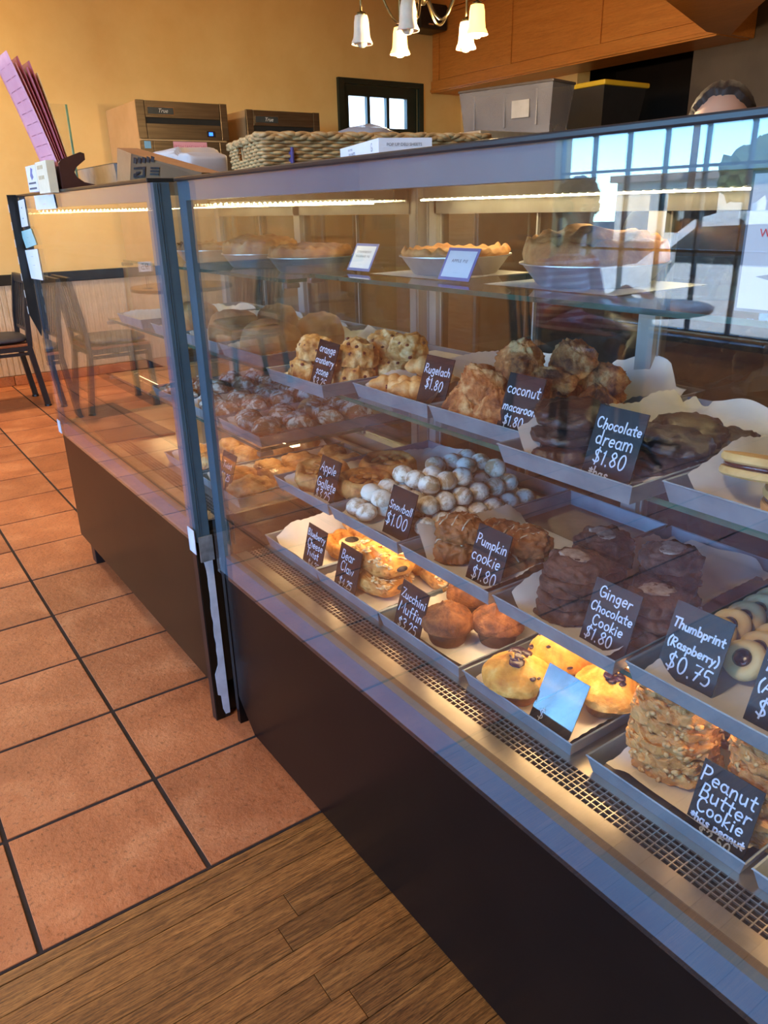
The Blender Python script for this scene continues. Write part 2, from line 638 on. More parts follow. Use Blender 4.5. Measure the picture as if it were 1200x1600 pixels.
def wood_material(name, dark, light, along=(1.2, 22, 22), scale=3.0, rough=0.4, rand=True, fine_amt=0.85):
    k = NT(name)
    co = k.coord('Object', along)
    v = co
    if rand:
        oi = k.new('ShaderNodeObjectInfo')
        cx = k.new('ShaderNodeCombineXYZ')
        for i in range(3):
            k.link(oi.outputs['Random'], cx.inputs[i])
        mul = k.new('ShaderNodeVectorMath', operation='SCALE')
        mul.inputs['Scale'].default_value = 61.0
        k.link(cx.outputs[0], mul.inputs[0])
        add = k.new('ShaderNodeVectorMath', operation='ADD')
        k.link(co, add.inputs[0])
        k.link(mul.outputs[0], add.inputs[1])
        v = add.outputs[0]
    n1 = k.noise(v, scale, 6, 0.65, 1.2)
    mid = tuple((a + b) / 2 for a, b in zip(dark, light))
    c = k.ramp(n1, [(0.32, dark), (0.5, mid), (0.68, light)])
    fine = k.noise(v, scale * 5, 4, 0.7, 0.6)
    c = k.mix(fine_amt, c, k.ramp(fine, [(0.40, (0.40, 0.36, 0.32, 1)), (0.52, (1.08, 1.06, 1.04, 1))]), 'MULTIPLY')
    pores = k.noise(v, scale * 13, 3, 0.7, 0.3)
    c = k.mix(fine_amt * .8, c, k.ramp(pores, [(0.43, (0.36, 0.32, 0.28, 1)), (0.50, (1, 1, 1, 1))]), 'MULTIPLY')
    if rand:
        c = k.mix(1.0, c, k.ramp(oi.outputs['Random'], [(0, (0.72, 0.72, 0.72, 1)), (1, (1.15, 1.12, 1.08, 1))]), 'MULTIPLY')
    k.link(c, k.b.inputs['Base Color'])
    k.b.inputs['Roughness'].default_value = rough
    k.bump(fine, 0.25, 0.001)
    return k.m


M_oak = wood_material('worn_oak_board', (122, 78, 36), (178, 124, 64), rough=0.42)
M_cab = wood_material('honey_cabinet_wood', (196, 120, 50), (212, 138, 64), (8, 1.0, 14), 1.6, 0.35, rand=False, fine_amt=.18)
M_bead = wood_material('pale_beadboard', (206, 178, 142), (228, 204, 170), (18, 18, 1.2), 2.0, 0.5, rand=False, fine_amt=.3)


def laminate():
    k = NT('dark_brown_laminate')
    co = k.coord('Object', (1, 1, 1))
    n1 = k.noise(co, 4.5, 5, 0.6, 0.3)
    c = k.ramp(n1, [(0.3, (12, 9, 9)), (0.7, (20, 14, 12))])
    sp = k.noise(co, 60, 3, 0.6)
    c = k.mix(0.5, c, k.ramp(sp, [(0.70, (1, 1, 1, 1)), (0.76, (2.2, 2.0, 1.9, 1))]), 'MULTIPLY')
    k.link(c, k.b.inputs['Base Color'])
    k.b.inputs['Roughness'].default_value = 0.3
    k.b.inputs['Specular IOR Level'].default_value = 0.22
    k.bump(k.noise(co, 14, 5), 0.06, 0.002)
    return k.m


M_lam = laminate()
M_lam2 = mat('laminate_warm_reflection', (30, 20, 12), 0.3, c2=(42, 28, 17), scale=4, detail=5, spec=.18)  # browner copy of the panel laminate, floor's warm reflection put into its colour

# ---------------------------------------------------------------- room shell
U = 0.3175
# tiled part of the floor
fl = MB().box(-3.4, 6.4, 0.004, YW + .02, -0.06, -0.0022).thing('floor', M_grout, kind='structure', org=(0, 0, 0))
proto = MB().box(-U / 2 + .005, U / 2 - .005, -U / 2 + .005, U / 2 - .005, -.010, 0.0, .0014).mesh('tile', M_tile)
for j in range(17):
    for i in range(-11, 4):
        y0 = j * U
        if y0 + U > YW + .16: continue
        o = link('tile', proto, fl)
        o.location = ((i + .5) * U, y0 + U / 2 + .004, RNG.uniform(-.0008, .0006))
        o.rotation_euler = (RNG.uniform(-.002, .002), RNG.uniform(-.002, .002), RNG.choice((0, 1, 2, 3)) * math.pi / 2)
# oak boards in front of it
wf = MB().box(-3.4, 6.4, -3.5, 0.004, -0.06, -0.006).thing('floor', M_oak, kind='structure', org=(0, 0, 0))
bw = 0.0585
row = 0
y = 0.0
while y > -1.75:
    x = -1.9 - RNG.uniform(0, .8)
    if row == 0:
        segs = [(-2.0, 0.5)]
    else:
        segs = []
        while x < 0.45:
            L = RNG.uniform(.45, 1.15)
            segs.append((x, x + L))
            x += L
    w_ = 0.022 if row == 0 else bw
    for (a, b) in segs:
        me = MB().box(a + .0006 - (a + b) / 2, b - .0006 - (a + b) / 2, -w_ / 2 + .0006, w_ / 2 - .0006, -.012, 0, .0009).mesh('board', M_oak)
        o = link('board', me, wf)
        o.location = ((a + b) / 2, y - w_ / 2, RNG.uniform(-.0004, .0004) + (.0015 if row == 0 else 0))
    y -= w_
    row += 1

ZC = 3.15
MB().box(-3.7, 6.4, -3.7, YW + .3, ZC, ZC + .12).thing('ceiling', M_ceil, kind='structure', org=(0, 0, ZC))

# back wall with a small window opening
wx0, wx1, wz0, wz1 = 3.74, 4.56, 1.80, 2.22
mb = MB()
mb.box(-3.4, wx0, YW, YW + .16, 0, ZC)
mb.box(wx1, 5.1, YW, YW + .16, 0, ZC)
mb.box(wx0, wx1, YW, YW + .16, 0, wz0)
mb.box(wx0, wx1, YW, YW + .16, wz1, ZC)
mb.thing('wall_back', M_wall, kind='structure', org=(0, YW, 0))
# right wall with a dark passage
DY0, DY1 = 2.72, 3.80
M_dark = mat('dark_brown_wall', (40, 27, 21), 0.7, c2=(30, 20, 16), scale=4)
mb = MB()
mb.box(5.1, 5.25, DY1, YW + .16, 0, ZC)
mb.box(5.1, 5.25, DY0, DY1, 2.45, ZC)
mb.thing('wall_right', M_wall, kind='structure', org=(5.1, 5, 0))
mb = MB()
mb.box(5.1, 5.25, -3.5, DY0, 0, ZC)
mb.thing('wall_right', mat('taupe_plaster', (98, 82, 68), 0.6, c2=(84, 70, 58), scale=3, bump=.1), kind='structure', org=(5.1, 0, 0))
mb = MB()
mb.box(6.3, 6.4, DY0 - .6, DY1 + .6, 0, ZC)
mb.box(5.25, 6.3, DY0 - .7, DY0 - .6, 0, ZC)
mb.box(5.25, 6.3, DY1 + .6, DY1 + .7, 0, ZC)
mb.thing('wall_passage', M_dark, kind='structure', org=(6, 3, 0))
MB().box(-3.6, 6.4, -3.62, -3.5, 0, ZC).thing('wall_front', M_wall, kind='structure', org=(0, -3.5, 0))
# storefront wall
SY0, SY1, SZ0, SZ1 = -3.2, 2.85, 0.45, 2.62
mb = MB()
mb.box(WX - .16, WX, SY1, YW + .16, -.5, ZC)
mb.box(WX - .16, WX, -3.6, SY0, -.5, ZC)
mb.box(WX - .16, WX, SY0, SY1, -.5, SZ0)
mb.box(WX - .16, WX, SY0, SY1, SZ1, ZC)
mb.thing('wall_left', M_wall, kind='structure', org=(WX, 0, 0))

# storefront window: dark bars and many small panes
win = root('window_2', (WX - .08, 0, SZ0), kind='structure')
ncol = 22
pw = (SY1 - SY0) / ncol
zrows = [SZ0, 0.92, 1.39, 1.86, SZ1]
mb = MB()
for i in range(ncol + 1):
    yy = SY0 + pw * i
    mb.box(WX - .1, WX - .06, yy - .007, yy + .007, SZ0, SZ1)
for zz in zrows:
    mb.box(WX - .099, WX - .061, SY0, SY1, zz - .008, zz + .008)
mb.part('window_frame', M_blackmetal, win)
for j in range(4):
    me = MB().box(-.002, .002, -pw / 2 + .0072, pw / 2 - .0072, 0.0082, zrows[j + 1] - zrows[j] - .0082).mesh('pane', M_pane)
    for i in range(ncol):
        o = link('pane', me, win)
        o.location = (0, SY0 + pw * (i + .5), zrows[j] - SZ0)
MB().box(WX - .15, WX + .09, SY0 - .02, SY1 + .02, SZ0 - .045, SZ0 - .0125, .004).part('window_sill', M_green, win)

# small back window
win = root('window_1', ((wx0 + wx1) / 2, YW, wz0), kind='structure')
ox0, ox1, oz0, oz1 = 3.679, 4.615, 1.745, 2.266
mb = MB()
mb.box(ox0, wx0, YW - .035, YW + .0, oz0, oz1, .004)
mb.box(wx1, ox1, YW - .035, YW + .0, oz0, oz1, .004)
mb.box(wx0, wx1, YW - .035, YW + .0, wz1, oz1, .004)
mb.box(wx0, wx1, YW - .035, YW + .0, oz0, wz0, .004)
mb.part('window_frame', M_green, win)
px0, px1, pz0, pz1 = at(545, 160, y=YW).x, at(636, 160, y=YW).x, at(640, 202, y=YW).z, at(545, 149, y=YW).z
mb = MB()
mb.box(wx0, px0, YW + .002, YW + .05, wz0, wz1)
mb.box(px1, wx1, YW + .002, YW + .05, wz0, wz1)
mb.box(px0, px1, YW + .002, YW + .05, pz1, wz1)
mb.box(px0, px1, YW + .002, YW + .05, wz0, pz0)
pg = (px1 - px0) / 3
for i in (1, 2):
    mb.box(px0 + pg * i - .016, px0 + pg * i + .016, YW + .004, YW + .046, pz0, pz1)
mb.part('sash', M_green, win)
for i in range(3):
    MB().box(px0 + pg * i + (.016 if i else 0), px0 + pg * (i + 1) - (.016 if i < 2 else 0), YW + .022, YW + .027, pz0, pz1).part('pane', M_pane, win)

# chair rail, beadboard and tiled skirting along the back wall
MB().box(-3.4, 1.6, YW - .03, YW - .001, 0.735, 0.81, .006).thing('trim_1', M_black, kind='structure', org=(0, YW, .735))
mb = MB()
x = -3.4
while x < 1.58:
    mb.box(x + .002, x + .040, YW - .016, YW - .002, .076, .735, .004)
    x += .042
mb.box(-3.4, 1.6, YW - .010, YW - .001, .076, .735)
mb.thing('wainscot', M_bead, kind='structure', org=(0, YW, .076))
bb = root('baseboard_back', (0, YW, 0), kind='structure')
me = MB().box(-.153, .153, -.02, -.001, 0.001, .072, .004).mesh('tile', M_tile)
x = -3.4 + .16
while x < 1.6:
    o = link('tile', me, bb)
    o.location = (x, 0, 0)
    x += .312

# ---------------------------------------------------------------- world outside the windows
M_asph = mat('asphalt', (92, 92, 94), 0.9, c2=(74, 74, 76), scale=5, detail=8)
M_conc = mat('pale_concrete', (190, 184, 172), 0.85, c2=(170, 164, 152), scale=3, detail=6)
MB().box(-60, WX - 2.6, -40, 60, -.75, -.5).thing('street', M_asph, kind='structure')
MB().box(WX - 2.6, WX - .16, -40, 60, -.75, -.38).thing('sidewalk', M_conc, kind='structure')
MB().box(-8, 14, YW + .16, 20, -.3, -.06).thing('back_yard', M_conc, kind='structure')
# sunlit slats behind the small window
ys = root('patio_cover', (4.6, 7.0, -.06), 'white slatted patio cover outside the small green window', 'patio cover')
for i in range(9):
    MB().box(2.6, 7.6, 6.3 + i * .21, 6.40 + i * .21, 2.62 + i * .02, 2.66 + i * .02).part('slat', M_white, ys)
for px_ in (2.7, 7.5):
    MB().box(px_ - .05, px_ + .05, 6.35, 6.45, -.06, 2.62).part('post', M_white, ys)
    MB().box(px_ - .05, px_ + .05, 8.0, 8.1, -.06, 2.77).part('post', M_white, ys)
mb = MB().box(1.5, 9.5, 9.4, 9.55, -.06, 3.0)
mb.thing('garden_wall', mat('white_stucco', (226, 224, 222), .8, c2=(206, 206, 208), scale=2), 'white stucco yard wall behind the small green window', 'wall')


def suv():
    """side profile in (y, z), width along x; nose towards +y"""
    r = root('car', (-8.0, 3.7, -.5), 'white sport utility car parked at the kerb outside the storefront', 'car')
    M_car = mat('white_car_paint', (226, 230, 236), 0.25, c2=(220, 224, 230), scale=2, coat=0.6)
    M_tint = mat('dark_car_glass', (30, 42, 50), 0.08, c2=(40, 54, 62), scale=2)
    M_tyre = mat('tyre_rubber', (24, 24, 26), 0.8, c2=(32, 32, 34), scale=12)
    P = [(-2.25, .35), (2.2, .32), (2.32, .62), (2.25, .88), (1.25, 1.02), (.55, 1.5), (.25, 1.58), (-1.5, 1.6), (-2.0, 1.5), (-2.28, 1.0)]
    Mx = frame((0, 0, 0), (0, 1, 0), (0, 0, 1))
    MB().prism(P, Mx, -.9, .9).local('body', M_car, r, 'auto')
    for s in (-1, 1):
        G = [(1.0, 1.06), (.5, 1.43), (-.45, 1.47), (-.45, 1.06)]
        G2 = [(-.55, 1.06), (-.55, 1.47), (-1.45, 1.47), (-1.85, 1.38), (-1.95, 1.08)]
        for g in (G, G2):
            MB().prism(g, Mx, s * .895, s * .91).local('side_window', M_tint, r)
        for yy in (-1.4, 1.45):
            prof = [(.02, -.11), (.2, -.11), (.33, -.1), (.36, -.05), (.36, .05), (.33, .1), (.2, .11), (.02, .11)]
            w = MB()
            w.lathe(prof, 24)
            for q, vv in enumerate(w.v):
                w.v[q] = Vector((vv.z + s * .82, vv.x + yy, vv.y + .36))
            w.local('wheel', M_tyre, r, 'auto')
        MB().box(s * .9, s * 1.08, .72, .9, 1.05, 1.2, .03).local('wing_mirror', M_car, r)
    wsq = MB().add([(-.8, 1.18, 1.05), (.8, 1.18, 1.05), (.72, .58, 1.5), (-.72, .58, 1.5), (-.8, 1.2, 1.06), (.8, 1.2, 1.06), (.72, .6, 1.51), (-.72, .6, 1.51)],
                   [(0, 1, 2, 3), (4, 5, 6, 7), (0, 1, 5, 4), (1, 2, 6, 5), (2, 3, 7, 6), (3, 0, 4, 7)])
    wsq.local('windscreen', M_tint, r)
    return r


car = suv()

b = root('building', (-30, 12, -.5), 'low white shop building with a flat roof across the street', 'building')
MB().box(-38, -30, 4, 24, -.5, 2.0).part('wall', mat('white_building_paint', (222, 216, 204), .8, c2=(210, 204, 194), scale=.6), b)
MB().box(-38.2, -29.7, 3.8, 24.2, 2.0, 2.3).part('roof', mat('grey_parapet', (150, 146, 140), .8, c2=(140, 136, 130), scale=1), b)
for yy in (7, 11, 15.5, 20):
    f_ = MB().box(-30.06, -30.0, yy - 1.2, yy + 1.2, -.1, 1.6).part('shutter', mat('pale_blue_shutter', (186, 198, 212), .6, c2=(176, 190, 206), scale=1, stretch=(1, 1, 30)), b)
b2 = root('building', (-34, -8, -.5), 'tan gabled building far down the street', 'building')
MB().box(-42, -34, -18, 0, -.5, 2.7).part('wall', mat('tan_stucco', (196, 176, 146), .8, c2=(186, 166, 138), scale=.8), b2)
MB().prism([(-18.4, 2.7), (.4, 2.7), (-9, 5.2)], frame((0, 0, 0), (0, 1, 0), (0, 0, 1)), -42.3, -33.6).part('roof', mat('brown_shingles', (120, 100, 84), .9, c2=(104, 86, 72), scale=3), b2)

M_leaf = mat('leaf_green', (74, 96, 48), 0.7, c2=(46, 66, 32), scale=3, detail=6)
M_bark = mat('bark', (96, 78, 60), 0.9, c2=(76, 60, 46), scale=8)


def tree(x, y, h, rad, label, seed):
    r = root('street_tree', (x, y, -.5), label, 'tree')
    MB().tube([(0, 0, 0), (.1, .05, h * .35), (0, .1, h * .6)], [.16, .12, .08], 8).local('trunk', M_bark, r, True)
    mb = MB()
    for i in range(7):
        c = Vector((fnoise((i, 0, 0), 3.1, seed) * rad, fnoise((0, i, 0), 2.7, seed) * rad, h * .68 + fnoise((0, 0, i), 2.3, seed) * rad * .5))
        s = rad * (.5 + .25 * fnoise((i, i, 0), 1.7, seed))
        mb.lump(3, lambda d: c + d * s * (1 + .35 * fnoise(d, 3.5, seed + i)))
    mb.local('crown', M_leaf, r)


tree(-24, 24, 5.2, 1.9, 'round leafy street tree at the far end of the street', 1.0)
tree(-22, 12.5, 3.6, 1.3, 'small bushy tree in front of the white shop building', 4.0)


def pole(x, y, h, r0, m, label, arms):
    r = root('utility_pole' if arms else 'lamp_post', (x, y, -.5), label, 'pole')
    MB().tube([(0, 0, 0), (0, 0, h)], [r0, r0 * .75], 10).local('pole', m, r, True)
    if arms:
        MB().box(-.06, .06, -1.1, 1.1, h - .7, h - .58).local('crossarm', m, r)
        for q in (-.9, -.3, .3, .9):
            MB().lathe([(.03, 0), (.05, .06), (.03, .14), (.0, .16)], 8, (0, q, h - .58)).local('insulator', M_white, r)
        MB().lathe([(.0, 0), (.2, 0), (.22, .5), (.0, .6)], 12, (.3, 0, h - 1.9)).local('transformer', M_trimg, r)
    else:
        MB().tube([(0, 0, h - .1), (.8, 0, h + .35), (1.5, 0, h + .4)], [.05, .045, .04], 8).local('arm', m, r, True)
        MB().lathe([(.0, 0), (.16, .02), (.12, .14), (0, .16)], 12, (1.6, 0, h + .3)).local('lamp_head', m, r)


pole(-26, 17.4, 9, .14, M_bark, 'wooden utility pole with crossarm and transformer across the street', True)
pole(-24, 12.6, 9.5, .13, M_bark, 'plain tall wooden utility pole nearer the white building', True)
pole(-13, 6.2, 7.0, .07, M_white, 'white steel lamp post at the kerb behind the parked car', False)
pr = root('palm_tree', (-22, 8.6, -.5), 'small feathery palm tree beside the white shop building', 'tree')
MB().tube([(0, 0, 0), (.05, .1, 1.8), (0, .2, 3.4)], [.16, .12, .1], 8).local('trunk', M_bark, pr, True)
for i in range(12):
    a = i * 2.4
    L = 1.4 + .4 * math.sin(i * 3.3)
    pts = [Vector((0, .2, 3.4)) + Vector((math.cos(a) * L * t, math.sin(a) * L * t, .9 * t - 1.5 * t * t * (1 + .3 * math.sin(i)))) for t in (0, .25, .5, .75, 1)]
    mb = MB()
    sd = Vector((-math.sin(a), math.cos(a), 0))
    vs, fs = [], []
    for q, p in enumerate(pts):
        w = .16 * math.sin(math.pi * (q + .6) / 5.2)
        vs += [p - sd * w - Vector((0, 0, w * .5)), p, p + sd * w - Vector((0, 0, w * .5))]
    for q in range(4):
        fs += [(3 * q, 3 * q + 1, 3 * q + 4, 3 * q + 3), (3 * q + 1, 3 * q + 2, 3 * q + 5, 3 * q + 4)]
    mb.add(vs, fs).local('frond', M_leaf, pr)

# ---------------------------------------------------------------- display cases
M_led = mat('led_emitter', (255, 236, 180), 0.4, emit=(255, 232, 168), estr=26.0)
M_leddot = mat('led_dot', (255, 240, 190), 0.4, emit=(255, 236, 176), estr=40.0)
M_warm = mat('warm_tube', (255, 214, 150), 0.4, emit=(255, 214, 156), estr=17.0)
M_led2 = mat('dim_led_emitter', (255, 236, 180), 0.4, emit=(255, 232, 168), estr=7.0)
M_warm2 = mat('dim_warm_tube', (255, 214, 150), 0.4, emit=(255, 214, 156), estr=8.0)
M_deck = mat('deck_steel', (190, 180, 164), 0.32, 0.85, c2=(150, 140, 126), scale=5, detail=7)
M_brown = mat('brown_sill', (108, 92, 78), 0.4, 0.3, c2=(92, 78, 66), scale=9)
M_pad = mat('dark_slot', (16, 15, 15), 0.7, c2=(22, 20, 20), scale=20)


def glass_shelf(name, x0, x1, y0, y1, z, parent, th=.008):
    mb = MB().box(x0, x1, y0, y1, z - th, z)
    o = mb.part(name, [M_glass, M_gedge], parent)
    for p in o.data.polygons:
        if abs(p.normal.z) < .5:
            p.material_index = 1
    return o


def build_case(x0, ya, yb, zr, zd, label, shelf_list, tall_panel):
    XR = 0.90
    ZT = 1.27
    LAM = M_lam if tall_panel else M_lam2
    r = root('display_case', ((x0 + XR) / 2, (ya + yb) / 2, 0), label, 'display case')
    zb = .012 if tall_panel else .105
    # base: front panel, ends, back and floor of the cabinet
    if tall_panel:
        # panel with a cut corner at the far end, foot behind it
        P = [(ya, zb), (yb - .095, zb), (yb - .018, .085), (yb - .018, zr), (ya, zr)]
        MB().prism(P, frame((0, 0, 0), (0, 1, 0), (0, 0, 1)), x0 + .004, x0 + .022).part('front_panel', LAM, r)
        MB().box(x0 + .002, x0 + .024, yb - .0175, yb, .0, zr, .001).part('corner_strip', LAM, r)
    else:
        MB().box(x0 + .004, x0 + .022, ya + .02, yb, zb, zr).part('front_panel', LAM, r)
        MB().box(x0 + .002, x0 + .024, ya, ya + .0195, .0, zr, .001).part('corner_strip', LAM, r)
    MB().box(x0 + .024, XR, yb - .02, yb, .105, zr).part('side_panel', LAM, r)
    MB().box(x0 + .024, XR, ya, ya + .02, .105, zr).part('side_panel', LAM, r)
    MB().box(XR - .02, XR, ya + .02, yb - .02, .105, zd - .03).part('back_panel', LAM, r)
    MB().box(x0 + .024, XR - .02, ya + .021, yb - .021, .105, .125).part('bottom_board', M_black, r)
    for (lx, ly) in ((x0 + .05, ya + .045), (x0 + .05, yb - .045), (XR - .06, ya + .045), (XR - .06, yb - .045)):
        MB().box(lx - .024, lx + .024, ly - .024, ly + .024, 0, .104, .003).part('leg', M_black, r)
    # painted frame behind the glass
    g0 = x0 + .001
    MB().box(g0, g0 + .014, ya, yb, zr, zr + .048).part('bottom_rail', M_frame, r)
    MB().box(g0, g0 + .014, yb - .036, yb, zr + .048, 1.228).part('stile', M_frame, r)
    MB().box(g0, g0 + .014, ya, ya + .036, zr + .048, 1.228).part('stile', M_frame, r)
    MB().box(g0, g0 + .03, ya, yb, 1.228, 1.262).part('header', M_frame, r)
    MB().box(x0 - .006, XR + .02, ya, yb, 1.2622, ZT, .002).part('top_panel', M_black, r)
    # glass
    MB().box(x0 - .006, x0, ya + .0005, yb - .0005, zr, 1.2618).part('front_glass', M_glass_f, r)
    MB().box(g0 + .0142, XR - .04, yb - .012, yb - .006, zd, 1.2615).part('end_glass', M_glass, r)
    MB().box(g0 + .0142, XR - .04, ya + .006, ya + .012, zd, 1.2615).part('end_glass', M_glass, r)
    # deck: sill, plain strip, pierced grille, tray bed
    MB().box(g0 + .0143, x0 + .034, ya + .013, yb - .013, zr + .001, zd + .004, .003).part('sill', M_brown, r)
    gx0, gx1 = .311 - .246 + x0, .357 - .246 + x0
    MB().box(x0 + .0345, gx0, ya + .014, yb - .014, zd - .004, zd, .0005).part('deck_strip', M_deck, r)
    MB().box(gx1, XR - .05, ya + .014, yb - .014, zd - .004, zd, .0005).part('deck', M_deck, r)
    MB().box(x0 + .04, XR - .05, ya + .014, yb - .014, zd - .04, zd - .03).part('drain_pan', M_pad, r)
    mb = MB()
    nr, bar = 5, .0016
    pr = (gx1 - gx0) / nr
    for i in range(nr + 1):
        mb.box(gx0 + pr * i - bar / 2, gx0 + pr * i + bar / 2, ya + .02, yb - .02, zd - .003, zd)
    yy = ya + .02
    while yy < yb - .019:
        mb.box(gx0, gx1, yy - bar / 2, yy + bar / 2, zd - .0028, zd - .0002)
        yy += .0105
    mb.part('grille', M_deck, r)
    # rear: posts, rails, sliding panes
    n = max(1, round((yb - ya) / .76))
    for i in range(n + 1):
        yy = ya + .02 + (yb - ya - .04) * i / n
        MB().box(XR - .04, XR, yy - .018, yy + .018, zd - .03, 1.262).part('rear_post', M_trimg, r)
    MB().box(XR - .04, XR, ya + .03, yb - .03, 1.19, 1.262).part('rear_rail', M_steel_d, r)
    MB().box(XR - .04, XR, ya + .03, yb - .03, zd - .03, zd + .03).part('rear_rail', M_trimg, r)
    for i in range(n):
        y0 = ya + .02 + (yb - ya - .04) * i / n
        y1 = ya + .02 + (yb - ya - .04) * (i + 1) / n
        ym = (y0 + y1) / 2
        for k, (a, b) in enumerate(((y0 + .019, ym + .02), (ym - .02, y1 - .019))):
            xx = XR - .014 - .012 * k
            d = MB().box(xx, xx + .004, a, b, zd + .031, 1.189).part('sliding_pane', M_tint, r)
            for e in (a, b):
                MB().box(xx - .002, xx + .006, e - .004 if e == b else e, e if e == b else e + .004, zd + .031, 1.189).part('edge_strip', M_trimg, d)
    # shelves on small clips
    for (sx0, z) in shelf_list:
        sh = glass_shelf('shelf', sx0, XR - .05, ya + .02, yb - .02, z, r)
        for yy in (ya + .024, yb - .024):
            MB().box(sx0 - .006, sx0 + .03, yy - .01, yy + .01, z - .02, z - .0082, .003).part('clip', M_steel_d, sh)
    # lights: dotted strips under the top, rear and end, and a warm tube under the lowest shelf
    LX = .805
    LED, TUBE = (M_led, M_warm) if tall_panel else (M_led2, M_warm2)
    lr = MB().box(LX, LX + .012, ya + .05, yb - .05, 1.2185, 1.2215).part('led_strip', LED, r)
    MB().box(LX + .0125, LX + .016, ya + .045, yb - .045, 1.2188, 1.2615).part('led_shield', M_steel_d, lr)  # added shields, keep the strip's light off the rear rail
    MB().box(LX - .002, LX + .0124, ya + .045, yb - .045, 1.2222, 1.2252).part('led_shield', M_steel_d, lr)
    le = MB().box(x0 + .05, LX - .12, yb - .035, yb - .026, 1.2140, 1.2165).part('led_strip', LED, r)
    MB().box(x0 + .05, LX - .12, yb - .036, yb - .024, 1.2225, 1.2250).part('led_shield', M_steel_d, le)
    mb = MB()
    yy = ya + .06
    while yy < yb - .06:
        mb.lump(1, lambda d: Vector((LX - .003, yy, 1.2205)) + d * .0024)
        yy += .02
    mb.part('led_dots', M_leddot, lr)
    mb = MB()
    xx = x0 + .06
    while xx < LX - .13:
        mb.lump(1, lambda d: Vector((xx, yb - .038, 1.220)) + d * .0022)
        xx += .012
    mb.part('led_dots', M_leddot, le)
    if len(shelf_list) > 2:
        sx, sz = shelf_list[2]
        sx += 0 if tall_panel else .06
        MB().box(sx + .028, sx + .062, ya + .04, yb - .04, sz - .0130, sz - .0085).part('tube_shield', M_steel_d, r)  # added cover that hides the bright tube from above
        MB().box(sx + .034, sx + .056, ya + .04, yb - .04, sz - .020, sz - .0131).part('shelf_light', TUBE, r)
    return r


# near case and far case
case_n = build_case(0.246, -1.54, 0.405, 0.425, 0.462,
                    'long glass bakery display case with black panel, nearest the camera',
                    [(.52, 1.075), (.44, .858), (.415, .612)], True)
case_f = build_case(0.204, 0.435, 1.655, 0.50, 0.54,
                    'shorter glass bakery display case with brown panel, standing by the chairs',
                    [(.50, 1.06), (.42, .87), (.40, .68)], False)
# slate end cover, tape and paint on the near end of the far case
MB().box(.203, .236, .418, .4345, .502, 1.2618, .001).part('end_cover', M_slate, case_f)
for xx in (.2095, .214):
    MB().box(xx, xx + .0018, .4165, .418, .51, 1.26).part('cover_ridge', M_slate, case_f)
M_tape = mat('silver_tape', (150, 150, 150), 0.35, 0.5, c2=(120, 118, 116), scale=30, bump=.4, bdist=.003)
M_papertape = mat('white_tape', (206, 208, 216), 0.6, c2=(188, 190, 198), scale=30)
MB().box(.206, .240, .4135, .4178, .452, .515, .001).part('silver_tape', M_tape, case_f)
MB().box(.1965, .1978, .414, .452, .475, .535).part('white_tape', M_papertape, case_f)
MB().box(.1965, .1978, 1.615, 1.654, .50, .545).part('white_tape', M_papertape, case_f)
rr = random.Random(3)
P = [(.241, .012), (.241, .452), (.214, .452), (.220, .44)]
z = .42
while z > .14:
    P.append((.2235 + rr.uniform(-.0015, .0015), z))
    z -= .02
P += [(.213, .135), (.2145, .075), (.222, .07), (.2235, .03), (.229, .012)]
MB().prism([(x, z) for (x, z) in P], frame((0, .434, 0), (1, 0, 0), (0, 0, 1)), .0, .0012).part('paint_strip', M_papertape, case_f)
MB().box(.204, .242, .4362, .46, 0, .50).part('end_edge', M_black, case_f)
# black strip on the far end with taped notes
P = [(.172, 1.27), (.172, .905), (.198, .83), (.2035, .86), (.2035, 1.27)]
MB().prism(P, frame((0, 1.662, 0), (1, 0, 0), (0, 0, 1)), 0, .006).part('end_strip', M_black, case_f)
for k in range(7):
    zz = 1.23 - k * .052
    MB().box(.1705, .1718, 1.657, 1.661, zz - .012, zz + .012).part('white_dash', M_white, case_f)

# ---------------------------------------------------------------- trays, papers, price tags
TW, TL, TH = .236, .45, .028


def tray_mesh():
    """shallow bun pan: origin at floor centre-front, x runs back, y across; slanted walls, rolled lip"""
    mb = MB()
    w, L, h, s, t = TW / 2, TL, TH, .007, .0012
    def ring(d, z):
        return [(d, -w + d, z), (L - d, -w + d, z), (L - d, w - d, z), (d, w - d, z)]
    rings = [ring(s, 0), ring(0, h - .002), ring(-.0018, h - .001), ring(-.0004, h + .0006), ring(.0014, h - .001), ring(s + t, t)]
    vs = [p for r_ in rings for p in r_]
    fs = [(3, 2, 1, 0)]
    for i in range(len(rings) - 1):
        for j in range(4):
            k = (j + 1) % 4
            fs.append((4 * i + j, 4 * i + k, 4 * i + 4 + k, 4 * i + 4 + j))
    o = 4 * (len(rings) - 1)
    fs.append((o, o + 1, o + 2, o + 3))
    mb.add(vs, fs)
    me = mb.mesh('sheet_pan', [M_pan, M_pan_in])
    for p in me.polygons:
        if p.normal.z > .95 and p.area > .03:
            p.material_index = 1
    return me


TRAY_ME = tray_mesh()


def tray(x, yc, z, label, dup=True, rz=0.0):
    o = link('sheet_pan', TRAY_ME, None)
    o.location = (x, yc, z)
    o.rotation_euler = (0, 0, rz)
    return tag(o, label, 'tray', 'shallow aluminium bakery trays')


M_paper = mat('parchment', (226, 221, 214), 0.75, c2=(208, 203, 197), scale=9, detail=6, bump=.25, bdist=.004, bscale=16)
for m_ in (M_paper,):
    b_ = m_.node_tree.nodes['Principled BSDF']
    b_.inputs['Subsurface Weight'].default_value = 0.25
    b_.inputs['Subsurface Radius'].default_value = (.01, .01, .01)
    b_.inputs['Subsurface Scale'].default_value = .3


